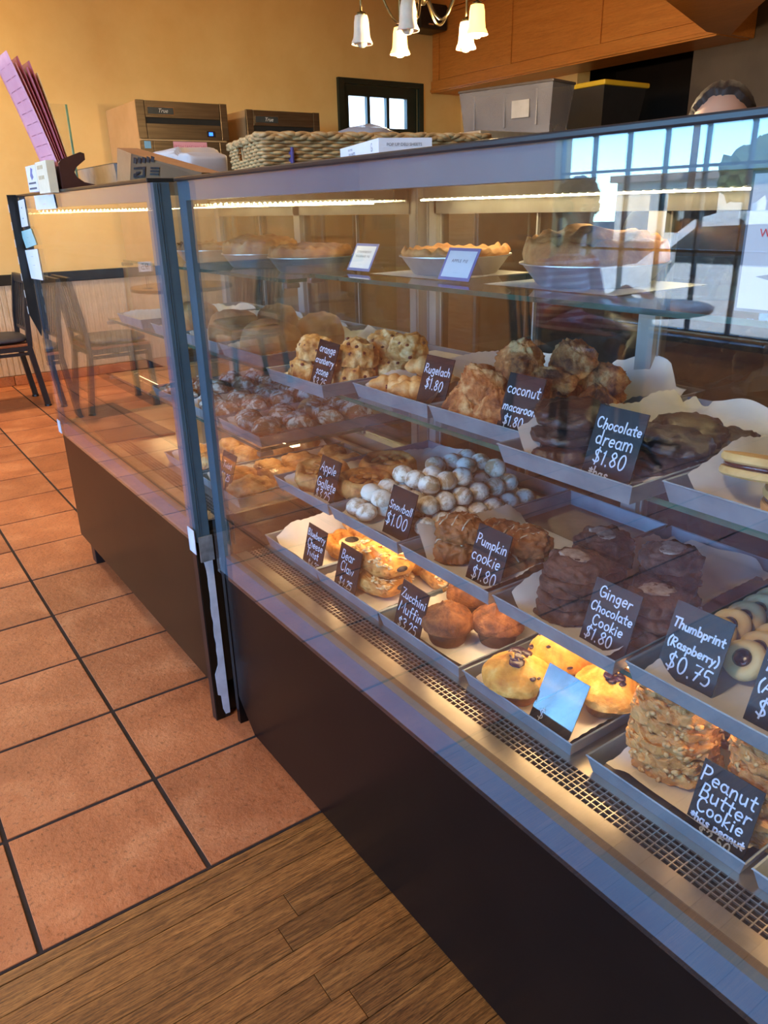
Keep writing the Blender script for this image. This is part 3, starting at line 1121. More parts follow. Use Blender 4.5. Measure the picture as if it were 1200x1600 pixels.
def paper(x0, x1, y0, y1, z, up, label, seed=0, crease=.004, skew=0.0, nu=44, nv=24):
    """sheet lying in a tray; up = (front, back, left(+y), right(-y)) heights of the turned-up edges; left edges serrated"""
    uf, ub, ul, ur = up
    def fn(u, v):
        x = x0 + (x1 - x0) * u
        yy = y1 + (y0 - y1) * v
        e = .16
        hz = 0.0
        def rise(t, h, sz):
            return h * max(0.0, 1 - t / sz) ** 1.35
        wv = lambda q, k: 1 + .38 * fnoise((q * 2.2, k * 3.1, seed), 1.0, seed)
        rf, rb = rise(u, uf * wv(v, 1), e), rise(1 - u, ub * wv(v, 2), e)
        rl, rr_ = rise(v, ul * wv(u, 3), .22), rise(1 - v, ur * wv(u, 4), .22)
        fz = max(rf, rb, rl, rr_) * (1 - .55 * min(1, 3 * min(max(rf, rb), max(rl, rr_)) / .03))
        nz = fnoise((x * 11, yy * 11, seed), 1.0, seed) * crease * (1 + 1.4 * (fz > .003))
        zz = z + .0016 + fz + max(nz, -.0005) * (.3 + .7 * min(1, fz / .01))
        zig = .0018 * ((int(u * nu + .5) % 2)) if v in (0.0, 1.0) else 0
        yy += (-rl + rr_) * .22
        x += .35 * rf - .14 * rb
        return Vector((x, yy, zz + zig))
    mb = MB().grid(nu, nv, fn)
    o = mb.thing('parchment_sheet', M_paper, label, 'paper', 'crumpled parchment sheets lining the trays', smooth=True)
    return o


M_slatecard = mat('black_card', (14, 14, 15), 0.42, c2=(22, 21, 22), scale=30, spec=0.35)
M_slatecard2 = mat('glossy_black_card', (14, 15, 18), 0.07, c2=(20, 21, 24), scale=20, spec=1.0, coat=1.0)
M_chalk = mat('chalk_marker', (214, 222, 236), 0.7, c2=(190, 200, 218), scale=120)


def price_tag(yc, xb, zb, lines, label, w=.079, h=.099, tilt=18, roll=0.0, yaw=0.0, m=None, pen=.0021, seed=1):
    """card leaning back; lines = [(text, cap height, baseline y from the top, x indent)]"""
    rng = random.Random(seed)
    t = math.radians(tilt)
    q = math.radians(yaw)
    u = Vector((math.sin(q), -math.cos(q), 0))
    v = Vector((math.sin(t) * math.cos(q), math.sin(t) * math.sin(q), math.cos(t)))
    a = math.radians(roll)
    u, v = u * math.cos(a) + v * math.sin(a), v * math.cos(a) - u * math.sin(a)
    base = Vector((xb, yc, zb))
    r = root('price_tag', base, label, 'price tag', 'hand lettered black price tags')
    Mx = frame((0, 0, 0), u, v)
    n = Mx.to_3x3() @ Vector((0, 0, 1))
    MB().prism([(-w / 2, 0), (w / 2, 0), (w / 2, h), (-w / 2, h)], Mx, -.0016, 0).local('card', m or M_slatecard, r)
    mb = MB()
    for (text, size, yb, ind) in lines:
        wd = hand_width(text) * size
        mx = w * .9
        s2 = size if wd < mx else size * mx / wd
        x = -hand_width(text) * s2 / 2 + ind
        hand_text(mb, text, Mx, x, h - yb, s2, pen, rng)
    mb.local('lettering', M_chalk, r)
    return r


Zt, Zg, Zs = .4622, .6122, .8582
FT, FG, FS = Zt + .0012, Zg + .0012, Zs + .0012
XT, XG = .362, .385
TY = [.272, .040, -.199, -.447, -.711, -.957]
GY = [.247, .004, -.241, -.488, -.733, -.975]
SY = [(.391, .255), (.452, .0), (.452, -.241), (.385, -.487), (.432, -.733), (.432, -.975)]
names_t = ['of the bottom row with a bare parchment sheet and danish', 'of the bottom row holding bear claws', 'of the bottom row holding zucchini muffins', 'of the bottom row holding blueberry muffins', 'of the bottom row holding peanut butter cookies', 'of the bottom row cut off at the right edge']
names_g = ['of the middle shelf holding apple galettes', 'of the middle shelf holding white snowball cookies', 'of the middle shelf holding pumpkin cookies, half empty', 'of the middle shelf holding ginger chocolate cookies', 'of the middle shelf holding raspberry thumbprint cookies', 'of the middle shelf cut off at the right edge']
names_s = ['of the upper shelf holding cranberry scones', 'of the upper shelf holding rugelach', 'of the upper shelf holding coconut macaroons', 'of the upper shelf holding chocolate dream cookies', 'of the upper shelf holding sandwich cookies', 'of the upper shelf beyond the sandwich cookies']
for i in range(6):
    tray(XT, TY[i], Zt, 'aluminium tray ' + names_t[i])
    tray(XG if i != 4 else .398, GY[i], Zg, 'aluminium tray ' + names_g[i])
    tray(SY[i][0], SY[i][1], Zs, 'aluminium tray ' + names_s[i])

# parchment sheets
def psheet(x, yc, z, l, up, label, seed, dx=0.012, wy=.105, **kw):
    return paper(x + dx, x + dx + l, yc - wy, yc + wy, z + .0015, up, label, seed, **kw)


psheet(XT, TY[0], Zt, .40, (.012, .03, .05, .012), 'wide parchment sheet in the tray with the blueberry cheese danish', 1, crease=.006)
psheet(XT, TY[1], Zt, .40, (.004, .03, .016, .016), 'parchment sheet under the almond bear claws', 2)
psheet(XT, TY[2], Zt, .41, (.0, .02, .022, .004), 'parchment sheet under the brown zucchini muffins', 3, dx=.03)
psheet(XT, TY[3], Zt, .42, (.003, .02, .016, .012), 'parchment sheet under the blueberry muffins', 4)
psheet(XT, TY[4], Zt, .40, (.02, .02, .02, .0), 'parchment sheet under the stacked peanut butter cookies', 5)
psheet(XG, GY[0], Zg, .43, (.008, .03, .022, .025), 'parchment sheet behind the apple galettes', 6, crease=.008)
psheet(XG, GY[1], Zg, .22, (.012, .0, .022, .005), 'parchment sheet under the snowball cookies', 7)
psheet(XG, GY[2], Zg, .26, (.0, .012, .05, .02), 'torn parchment sheet under the pumpkin cookies', 8, crease=.01, dx=.02)
psheet(XG, GY[3], Zg, .42, (.006, .03, .045, .03), 'grease stained parchment sheet behind the ginger chocolate cookies', 9)
psheet(.398, GY[4], Zg, .40, (.006, .02, .02, .02), 'parchment sheet under the thumbprint cookies', 10)
psheet(SY[0][0], SY[0][1], Zs, .42, (.006, .02, .012, .01), 'parchment sheet under the cranberry scones', 11)
psheet(SY[1][0], SY[1][1], Zs, .42, (.008, .05, .04, .045), 'parchment sheet rising around the rugelach', 12, crease=.008)
psheet(SY[2][0], SY[2][1], Zs, .42, (.01, .07, .02, .035), 'parchment sheet standing up behind the coconut macaroons', 13, crease=.012)
psheet(SY[3][0], SY[3][1], Zs, .43, (.002, .03, .055, .014), 'rumpled parchment sheet around the chocolate dream cookies', 14, crease=.012)
psheet(SY[4][0], SY[4][1], Zs, .42, (.004, .03, .05, .012), 'parchment sheet with a tall side next to the sandwich cookies', 15, crease=.008)

T = .0165
price_tag(SY[0][1] - .04, .428, FS + .001, [('orange', .017, .024, 0), ('cranberry', .017, .047, 0), ('scone', .017, .070, 0), ('$3.25', .018, .094, -.004)], 'black price tag lettered orange cranberry scone', seed=11, roll=-2)
price_tag(-.075, .487, FS + .001, [('Rugelach', .0185, .032, 0), ('$1.80', .0185, .060, 0)], 'black price tag lettered Rugelach', seed=12)
price_tag(-.293, .487, FS + .001, [('coconut', .019, .032, 0), ('macaroon', .019, .060, 0), ('$1.80', .016, .083, -.006), ('*has', .013, .099, -.018)], 'black price tag lettered coconut macaroon', seed=13)
price_tag(-.527, .428, FS + .001, [('Chocolate', .019, .030, 0), ('dream', .019, .052, 0), ('$1.80', .02, .077, 0), ('*has', .014, .096, -.012)], 'black price tag lettered Chocolate dream', seed=14)
price_tag(.204, .415, FG + .001, [('Apple', .021, .032, -.004), ('Gallete', .02, .067, 0), ('$3.25', .02, .092, -.004)], 'black price tag lettered Apple Gallete', seed=15)
price_tag(-.050, .423, FG + .001, [('Snowball', .022, .044, 0), ('$1.00', .024, .076, -.004)], 'black price tag lettered Snowball', seed=16)
price_tag(-.298, .424, FG + .001, [('Pumpkin', .023, .034, 0), ('cookie', .021, .062, -.004), ('$1.80', .021, .092, 0)], 'black price tag lettered Pumpkin cookie', seed=17)
price_tag(-.553, .420, FG + .001, [('Ginger', .0165, .024, 0), ('Chocolate', .017, .046, 0), ('Cookie', .0155, .066, 0), ('$1.80', .0175, .088, -.01)], 'black price tag lettered Ginger Chocolate Cookie', seed=18)
price_tag(-.673, .438, FG + .001, [('Thumbprint', .019, .034, 0), ('(Raspberry)', .0175, .060, 0), ('$0.75', .022, .090, .002)], 'black price tag lettered Thumbprint Raspberry', seed=19, pen=.0024, w=.083, h=.106)
price_tag(-.802, .434, FG + .001, [('Thumbprint', .019, .034, 0), ('(Apricot)', .0175, .060, 0), ('$0.75', .022, .090, .002)], 'black price tag lettered Thumbprint Apricot, cut by the right edge', seed=20, pen=.0024, w=.083, h=.106)
price_tag(.203, .376, FT + .001, [('Blueberry', .017, .026, 0), ('Cheese', .017, .049, 0), ('Twist', .017, .070, -.004), ('$4.25', .015, .092, .006)], 'black price tag lettered Blueberry Cheese Twist', seed=21, tilt=15)
price_tag(.068, .376, FT + .001, [('Bear', .020, .030, -.006), ('Claw', .020, .056, -.002), ('$4.25', .016, .086, .0)], 'black price tag lettered Bear Claw', seed=22, tilt=15)
price_tag(-.148, .375, FT + .001, [('Zucchini', .020, .032, 0), ('Muffin', .020, .060, 0), ('$3.25', .019, .088, .0)], 'black price tag lettered Zucchini Muffin', seed=23, tilt=15, roll=-2)
price_tag(-.505, .374, FT + .001, [('$', .018, .085, -.020)], 'shiny price tag reflecting the blue sky, among the blueberry muffins', seed=24, tilt=26, m=M_slatecard2, pen=.0014)
price_tag(-.778, .378, FT + .001, [('Peanut', .0195, .028, -.002), ('Butter', .0195, .048, 0), ('Cookie', .0175, .066, -.002), ('*has peanut', .0135, .080, 0), ('$2.50', .014, .096, .0)], 'black price tag lettered Peanut Butter cookie', seed=25, tilt=16, pen=.0022)

# ---------------------------------------------------------------- baked goods
def bake(name, stops, scale=30, rough=0.65, bump=0.5, bdist=.003, bscale=90, detail=6, sss=.08, dist=0.3):
    k = NT(name)
    co = k.coord('Object')
    oi = k.new('ShaderNodeObjectInfo')
    cx = k.new('ShaderNodeCombineXYZ')
    for i in range(3):
        k.link(oi.outputs['Random'], cx.inputs[i])
    ad = k.new('ShaderNodeVectorMath', operation='ADD')
    k.link(co, ad.inputs[0])
    k.link(cx.outputs[0], ad.inputs[1])
    n1 = k.noise(ad.outputs[0], scale, detail, 0.6, dist)
    c = k.ramp(n1, stops)
    k.link(c, k.b.inputs['Base Color'])
    k.b.inputs['Roughness'].default_value = rough
    k.b.inputs['Subsurface Weight'].default_value = sss
    k.b.inputs['Subsurface Radius'].default_value = (.01, .005, .002)
    k.b.inputs['Subsurface Scale'].default_value = .3
    n2 = k.noise(ad.outputs[0], bscale, 6, 0.65)
    k.bump(n2, bump, bdist)
    MATS[name] = k.m
    return k.m


def sugared(name, body, sugar, scale=45, cut=(.42, .56), top=0.35):
    """powdered coating: sugar where it has settled on the upper side and in patches"""
    k = NT(name)
    co = k.coord('Object')
    oi = k.new('ShaderNodeObjectInfo')
    cx = k.new('ShaderNodeCombineXYZ')
    for i in range(3):
        k.link(oi.outputs['Random'], cx.inputs[i])
    ad = k.new('ShaderNodeVectorMath', operation='ADD')
    k.link(co, ad.inputs[0])
    k.link(cx.outputs[0], ad.inputs[1])
    n1 = k.noise(ad.outputs[0], scale, 7, 0.7, .5)
    n0 = k.noise(ad.outputs[0], scale * .35, 4, 0.6, .3)
    base = k.ramp(n0, body)
    f = k.ramp(n1, [(cut[0], (1, 1, 1, 1)), (cut[1], (0, 0, 0, 1))])
    k.link(k.mix(f, base, lin(sugar)), k.b.inputs['Base Color'])
    k.b.inputs['Roughness'].default_value = 0.85
    k.bump(n1, .5, .002)
    return k.m


M_scone = bake('scone_crust', [(.34, (160, 98, 44)), (.5, (212, 158, 88)), (.64, (240, 206, 150))], 34, bump=.9, bdist=.004)
M_cran = mat('dried_cranberry', (74, 26, 22), 0.4, c2=(104, 38, 28), scale=60, bump=.4)
M_flaky = bake('flaky_pastry', [(.3, (150, 86, 36)), (.5, (206, 148, 82)), (.7, (232, 190, 128))], 40)
M_coco = bake('toasted_coconut', [(.36, (112, 56, 24)), (.5, (184, 112, 56)), (.62, (224, 172, 112))], 30, bump=1.0, bdist=.006, bscale=130)
M_choc = bake('dark_chocolate_cookie', [(.3, (26, 16, 13)), (.55, (44, 28, 22)), (.75, (62, 42, 34))], 30, rough=.38, bump=.6, bscale=60)
M_ging = bake('ginger_chocolate_cookie', [(.36, (36, 20, 14)), (.5, (64, 39, 28)), (.66, (100, 68, 52))], 30, rough=.8, bump=1.0, bdist=.005, bscale=38)
M_sugar = mat('sugar_crust', (176, 158, 140), 0.8, c2=(120, 96, 80), scale=70, bump=.5)
M_snow = sugared('sugared_snowball', [(.35, (150, 120, 84)), (.65, (188, 160, 122))], (232, 224, 210), 34, (.47, .60))
M_pump = bake('pumpkin_cookie', [(.3, (98, 54, 24)), (.5, (144, 88, 42)), (.72, (180, 122, 68))], 24, bump=.9, bdist=.005, bscale=55)
M_glaze = mat('sugar_glaze', (196, 172, 142), 0.25, c2=(190, 172, 150), scale=60, coat=.4)
M_short = bake('shortbread', [(.3, (184, 140, 76)), (.55, (206, 166, 100)), (.75, (220, 184, 122))], 20, bump=.3, bscale=160)
M_jam = mat('dark_jam', (46, 12, 16), 0.12, c2=(70, 20, 22), scale=90, bump=.5, coat=.6)
M_thumb = bake('thumbprint_cookie', [(.3, (206, 172, 112)), (.6, (222, 192, 136)), (.8, (232, 208, 160))], 18, bump=.2, bscale=150)
M_zucc = bake('zucchini_muffin_top', [(.34, (74, 36, 15)), (.5, (116, 64, 28)), (.66, (154, 96, 50))], 42, bump=1.0, bdist=.004, bscale=150)
M_zbody = bake('zucchini_muffin_side', [(.3, (66, 36, 18)), (.6, (98, 56, 28)), (.8, (120, 72, 38))], 60)
M_blue = bake('blueberry_muffin_top', [(.32, (190, 116, 38)), (.5, (222, 158, 66)), (.68, (240, 196, 112))], 30, bump=.7, bdist=.003, bscale=150)
M_bbody = bake('blueberry_muffin_side', [(.3, (130, 78, 28)), (.6, (172, 112, 48)), (.8, (196, 140, 70))], 60)
M_berry = mat('baked_blueberry', (34, 24, 44), 0.3, c2=(62, 40, 68), scale=120, bump=.5)
M_pb = bake('peanut_butter_cookie', [(.3, (158, 98, 44)), (.5, (194, 134, 68)), (.72, (216, 164, 94))], 34, bump=.9, bdist=.004, bscale=80)
M_oat = mat('oat_flake', (206, 164, 104), 0.6, c2=(182, 134, 78), scale=90)
M_claw = bake('bear_claw_pastry', [(.3, (160, 90, 34)), (.5, (206, 138, 62)), (.72, (234, 184, 110))], 34)
M_almond = mat('sliced_almond', (238, 208, 156), 0.5, c2=(220, 176, 116), scale=120)
M_gal = bake('galette_crust', [(.32, (136, 76, 32)), (.5, (194, 134, 68)), (.68, (224, 176, 108))], 26)
M_apple = bake('baked_apple', [(.3, (140, 78, 30)), (.55, (190, 124, 58)), (.78, (214, 160, 88))], 40, rough=.3)
M_crust = bake('pie_crust', [(.28, (140, 76, 36)), (.5, (194, 130, 74)), (.72, (222, 172, 112))], 22)
M_foil = mat('foil_pan', (206, 206, 206), 0.32, 0.7, c2=(186, 186, 188), scale=30)
M_dsug = sugared('sugared_danish', [(.35, (120, 66, 34)), (.65, (186, 124, 70))], (232, 222, 208), 40, (.4, .52))
M_cream = mat('cream_cheese', (244, 224, 176), 0.5, c2=(236, 206, 148), scale=60)
M_poppy = mat('poppy_filling', (30, 26, 30), 0.6, c2=(52, 46, 50), scale=200, bump=.6)
M_loaf = bake('bread_crust', [(.3, (150, 92, 46)), (.55, (188, 132, 76)), (.75, (214, 168, 112))], 14)


def spots(r, n, zmin, seed):
    g = random.Random(seed)
    out = []
    while len(out) < n:
        d = Vector((g.uniform(-1, 1), g.uniform(-1, 1), g.uniform(zmin, 1))).normalized()
        if d.z > zmin and all((d - e).length > r for e in out):
            out.append(d)
    return out


class Proto:
    """one kind of baked good: a list of (part name, mesh); place() makes a thing with its parts"""
    def __init__(self, name, cat, group):
        self.name, self.cat, self.group, self.vars = name, cat, group, []

    def var(self, *parts):
        self.vars.append([(n, mb.mesh(n, m, sm)) for (n, mb, m, sm) in parts])

    def place(self, loc, label, v=0, rz=0.0, tilt=(0, 0), s=1.0, group=None):
        parts = self.vars[v % len(self.vars)]
        n0, me0 = parts[0]
        if len(parts) == 1:
            o = link(self.name, me0, None)
        else:
            o = root(self.name)
            for (n, me) in parts:
                link(n, me, o)
        o.location = loc
        o.rotation_euler = (tilt[0], tilt[1], rz)
        o.scale = (s, s, s)
        return tag(o, label, self.cat, group or self.group)


def mound(rx, ry, h, seed, amp=.12, f=3.0, sub=4, flat=.12, power=.75):
    """flat-bottomed lump"""
    def fn(d):
        n = 1 + amp * fnoise(d, f, seed) + amp * .5 * fnoise(d, f * 2.3, seed + 5)
        z = (abs(d.z) ** power) * h if d.z > 0 else d.z * h * flat
        return Vector((d.x * rx * n, d.y * ry * n, z * n + h * flat))
    return MB().lump(sub, fn)


# scones
P_scone = Proto('scone', 'scone', 'orange cranberry scones')
for s in range(3):
    fn_b = mound(.047, .043, .047, 10 + s, .16, 2.6, 5)
    for q_, vv in enumerate(fn_b.v):
        fn_b.v[q_] = vv * (1 + .035 * fnoise(vv, 150, s) + .025 * fnoise(vv, 320, s))
    bits = MB()
    for i, d in enumerate(spots(.45, 11, .05, s)):
        c = Vector((d.x * .0455, d.y * .042, (abs(d.z) ** .75) * .047 + .0045)) * (1 + .16 * fnoise(d, 2.6, 10 + s) + .08 * fnoise(d, 2.6 * 2.3, 15 + s))
        bits.lump(1, lambda e: c * .985 + Vector((e.x * .0062, e.y * .0046, e.z * .0042)))
    P_scone.var(('crumb', fn_b, M_scone, True), ('cranberry_bits', bits, M_cran, True))

# rugelach: little rolled crescents
P_rug = Proto('rugelach', 'pastry', 'rugelach rolls')
for s in range(2):
    mb = MB()
    prof = []
    n = 40
    vs = []
    pts, rs = [], []
    for i in range(n + 1):
        t = i / n
        x = -.034 + .068 * t
        step = .78 + .22 * abs(math.sin(t * math.pi * 3.5 + s))
        env = math.sin(math.pi * (.08 + .84 * t)) ** .75
        pts.append((x, .006 * math.cos(t * math.pi * 2) * .5, .0145))
        rs.append(.0165 * env * step)
    mb.tube(pts, rs, 16)
    for q, vv in enumerate(mb.v):
        mb.v[q] = vv * (1 + .05 * fnoise(vv, 120, s))
        if mb.v[q].z < .001: mb.v[q].z = .001
    fil = MB().lump(2, lambda d: Vector((-.0345 + d.x * .002, d.y * .0036, .0145 + d.z * .0036)))
    fil.lump(2, lambda d: Vector((.0345 + d.x * .002, d.y * .0036, .0145 + d.z * .0036)))
    P_rug.var(('roll', mb, M_flaky, True), ('filling', fil, M_cran, True))

# coconut macaroons
P_mac = Proto('coconut_macaroon', 'macaroon', 'coconut macaroons')
for s in range(3):
    def fn(d, s=s):
        a = math.atan2(d.y, d.x)
        ridg = 1 + .07 * math.sin(a * 7 + d.z * 5 + s) + .08 * fnoise(d, 3, 30 + s) + .10 * fnoise(d, 9, 30 + s) + .09 * fnoise(d, 20, 31 + s)
        w = .042 * (1 - .35 * max(0, d.z) ** 2)
        z = .008 + (.056 * d.z if d.z > 0 else .008 * d.z)
        return Vector((d.x * w * ridg, d.y * w * ridg, z * (1 + .12 * fnoise(d, 6, s))))
    P_mac.var(('macaroon', MB().lump(5, fn), M_coco, False))
for pr_ in P_mac.vars:
    for (n_, me_) in pr_:
        me_.polygons.foreach_set('use_smooth', [True] * len(me_.polygons))


def cookie(r, h, seed, amp=.05, rough=.06, dome=.5, sub=4, crack=0.0):
    def fn(d):
        a = math.atan2(d.y, d.x)
        rad = math.hypot(d.x, d.y)
        n = 1 + amp * fnoise((math.cos(a), math.sin(a), 0), 2.2, seed)
        rr = (rad ** .55) * r * n
        top = d.z > 0
        zz = (abs(d.z) ** .55)
        z = h * .25 + (h * .75 * zz * (1 - dome * .35 * (rr / r) ** 2) if top else -h * .25 * zz)
        p = Vector((d.x / max(rad, 1e-6) * rr, d.y / max(rad, 1e-6) * rr, z))
        k = rough * h * (fnoise(p, 60, seed) + .7 * fnoise(p, 130, seed + 3))
        if crack and top:
            c = abs(fnoise(p, 28, seed + 9))
            k -= crack * h * max(0, .16 - c) / .16
        p.z += k * (1 if top else .0)
        p.x += k * d.x * .8
        p.y += k * d.y * .8
        return p
    return MB().lump(sub, fn)


P_choc = Proto('chocolate_cookie', 'cookie', 'chocolate dream cookies')
for s in range(2):
    P_choc.var(('cookie', cookie(.056, .028, 50 + s, .07, .22, 1.0, 4, .12), M_choc, True))
P_ging = Proto('ginger_chocolate_cookie', 'cookie', 'ginger chocolate cookies')
for s in range(2):
    cap = MB()
    def fcap(d, s=s):
        return Vector((.004 + d.x * .024 * (1 + .35 * fnoise(d, 3, s)), d.y * .02 * (1 + .3 * fnoise(d, 3, s + 2)), .0262 + d.z * .0022))
    cap.lump(3, fcap)
    P_ging.var(('cookie', cookie(.047, .027, 60 + s, .06, .17, .5, 5, .22), M_ging, True), ('sugar_patch', cap, M_sugar, True))
P_ging_plain = Proto('ginger_chocolate_cookie', 'cookie', 'ginger chocolate cookies')
for s in range(2):
    P_ging_plain.var(('cookie', cookie(.047, .027, 64 + s, .06, .17, .5, 5, .22), M_ging, True))

# snowballs
P_snow = Proto('snowball_cookie', 'cookie', 'powdered snowball cookies')
for s in range(3):
    def fn(d, s=s):
        n = 1 + .06 * fnoise(d, 2.5, 70 + s) + .035 * fnoise(d, 7, 70 + s)
        z = d.z * (.0205 if d.z > 0 else .016)
        return Vector((d.x * .0228 * n, d.y * .0222 * n, .016 + z * n))
    P_snow.var(('cookie', MB().lump(3, fn), M_snow, True))

# pumpkin cookies with glaze
P_pump = Proto('pumpkin_cookie', 'cookie', 'glazed pumpkin cookies')
for s in range(2):
    c = mound(.050, .046, .042, 80 + s, .16, 3.4, 5, .15, .6)
    for q_, vv in enumerate(c.v):
        c.v[q_] = vv * (1 + .05 * fnoise(vv, 110, s) + .03 * fnoise(vv, 240, s))
    gl = MB()
    for i in range(3):
        a = -0.7 + i * .62 + .1 * s
        pts = []
        for j in range(9):
            t = j / 8
            d = Vector((math.sin(a) * .8, 1.5 * t - .75, 0))
            zz = math.sqrt(max(.05, 1 - d.x ** 2 - d.y ** 2))
            d = Vector((d.x, d.y, zz)).normalized()
            n = 1 + .16 * fnoise(d, 3.4, 80 + s) + .08 * fnoise(d, 3.4 * 2.3, 85 + s)
            pts.append(Vector((d.x * .050 * n, d.y * .046 * n, (d.z ** .6) * .042 * n + .0063)))
        gl.tube(pts, [.0010 + .0012 * abs(math.sin(j * 1.7 + i)) for j in range(9)], 6)
    P_pump.var(('cookie', c, M_pump, True), ('glaze', gl, M_glaze, True))

# sandwich cookies
P_sand = Proto('sandwich_cookie', 'cookie', 'shortbread sandwich cookies')
prof = [(.0, 0), (.044, 0), (.0465, .002), (.047, .006), (.0455, .0095), (.0, .0105)]
low, up_ = MB().lathe(prof, 40), MB().lathe(prof, 40, (.001, .0, .0145))
P_sand.var(('lower_biscuit', low, M_short, 'auto'), ('jam_layer', MB().lathe([(.0, .0102), (.0435, .0102), (.044, .0125), (.0435, .0148), (0, .0148)], 32), M_jam, True), ('upper_biscuit', up_, M_short, 'auto'))

# thumbprints
P_thumb = Proto('thumbprint_cookie', 'cookie', 'raspberry thumbprint cookies')
pr_ = [(.0, 0), (.02, 0), (.026, .003), (.0285, .010), (.026, .018), (.019, .021), (.0125, .0185), (.009, .0165), (0, .016)]
P_thumb.var(('cookie', MB().lathe(pr_, 28, wob=lambda th, i, z: 1 + .03 * math.sin(3 * th + i)), M_thumb, True), ('jam', MB().lathe([(0, .0165), (.0105, .017), (.0125, .0195), (.009, .0215), (0, .022)], 20), M_jam, True))


def muffin(seed, crown_m, body_m, berries, R=.053):
    def fn(d):
        n = 1 + .06 * fnoise(d, 2.2, seed) + .03 * fnoise(d, 6, seed) + .012 * fnoise(d, 18, seed)
        if d.z > 0:
            rad = math.hypot(d.x, d.y)
            z = .034 + .034 * (d.z ** .85) + .008 * math.exp(-((rad - .1) / .3) ** 2) * (1 + 1.2 * fnoise(d, 7, seed)) + .0016 * fnoise(d, 22, seed)
        else:
            z = .034 + .010 * d.z
        return Vector((d.x * R * n, d.y * R * n, z))
    crown = MB().lump(5, fn)
    body = MB().lathe([(.0, 0), (.031, 0), (.033, .002), (.040, .030), (.040, .034)], 28, wob=lambda th, i, z: 1 + .012 * math.sin(9 * th))
    parts = [('crown', crown, crown_m, True), ('body', body, body_m, True)]
    if berries:
        b = MB()
        g = random.Random(seed)
        cl = [(g.uniform(-.16, .16), g.uniform(-.16, .16)), (g.uniform(-.5, .5), g.uniform(-.5, .5))]
        for i in range(26):
            if i < 20:
                cx, cy = cl[0] if i < 15 else cl[1]
                x, y_ = cx + g.gauss(0, .20), cy + g.gauss(0, .13)
            else:
                x, y_ = g.uniform(-.75, .75), g.uniform(-.75, .75)
            q = min(.95, x * x + y_ * y_)
            d = Vector((x, y_, math.sqrt(1 - q))).normalized()
            p = fn(d)
            sx = g.uniform(.007, .0125) if i < 9 else g.uniform(.003, .0075)
            fl2 = .20 if i < 9 else .34
            b.lump(2, lambda e: p + Vector((e.x * sx * 1.25 * (1 + .35 * fnoise(e, 2.5, i)), e.y * sx * (1 + .35 * fnoise(e, 2.1, i + 3)), e.z * sx * fl2 - .0004)))
        parts.append(('berries', b, M_berry, True))
    return parts


P_zuc = Proto('zucchini_muffin', 'muffin', 'brown zucchini muffins')
P_blu = Proto('blueberry_muffin', 'muffin', 'golden blueberry muffins')
for s in range(3):
    P_zuc.var(*muffin(100 + s, M_zucc, M_zbody, False, .049))
    P_blu.var(*muffin(110 + s, M_blue, M_bbody, True, .056))

# peanut butter cookies with oats and peanuts
P_pb = Proto('peanut_butter_cookie', 'cookie', 'thick peanut butter cookies')
for s in range(3):
    c = cookie(.060, .030, 120 + s, .06, .30, .3, 5, .05)
    g = random.Random(200 + s)
    fl_ = MB()
    for i in range(46):
        a = g.uniform(0, 6.283)
        side = g.random() < .75
        rr = .060 * (1 + .06 * fnoise((math.cos(a), math.sin(a), 0), 2.2, 120 + s)) * (1.0 if side else math.sqrt(g.random()) * .9)
        zz = g.uniform(.005, .024) if side else .0285
        rot = Matrix.Rotation(a, 3, 'Z') @ Matrix.Rotation(g.uniform(.9, 1.9) if side else g.uniform(-.4, .4), 3, 'Y') @ Matrix.Rotation(g.uniform(0, 3), 3, 'Z')
        c0 = Vector((math.cos(a) * rr, math.sin(a) * rr, zz))
        k_ = g.uniform(.7, 1.25)
        fl_.lump(1, lambda e: c0 + rot @ Vector((e.x * .0055 * k_, e.y * .0036 * k_, e.z * .0016)))
    P_pb.var(('cookie', c, M_pb, False), ('oats_and_nuts', fl_, M_oat, True))

# bear claws
P_claw = Proto('bear_claw', 'pastry', 'almond bear claws')
for s in range(2):
    def fn(d, s=s):
        x, y_, z = d.x, d.y, d.z
        sx = (abs(x) ** .55) * (1 if x > 0 else -1)
        sy = (abs(y_) ** .6) * (1 if y_ > 0 else -1)
        cut = 1 - .16 * max(0, math.sin(sx * 9 + s)) * max(0, -sy)
        zz = .024 + (.026 * (max(z, 0) ** .6) if z > 0 else .023 * z)
        return Vector((sx * .066, sy * .050 * cut, zz * (.92 + .22 * fnoise(d, 4, s) + .14 * fnoise(d, 10, s) + .09 * math.sin(sx * 9 + s))))
    c = MB().lump(5, fn)
    g = random.Random(300 + s)
    al = MB()
    for i in range(130):
        x, y_ = g.uniform(-.95, .95), g.uniform(-.95, .95)
        q = min(.9, x * x * .8 + y_ * y_ * .8)
        p = fn(Vector((x * .9, y_ * .9, math.sqrt(1 - q))).normalized())
        rot = Matrix.Rotation(g.uniform(0, 6), 3, 'Z') @ Matrix.Rotation(g.uniform(-.9, .9), 3, 'X')
        al.lump(1, lambda e: p + Vector((0, 0, .0012)) + rot @ Vector((e.x * .0085, e.y * .0045, e.z * .0008)))
    fil = MB().lump(2, lambda d: Vector((-.066 + d.x * .006, .0 + d.y * .013, .026 + d.z * .006)))
    P_claw.var(('pastry', c, M_claw, True), ('almonds', al, M_almond, True), ('nut_filling', fil, M_poppy, True))

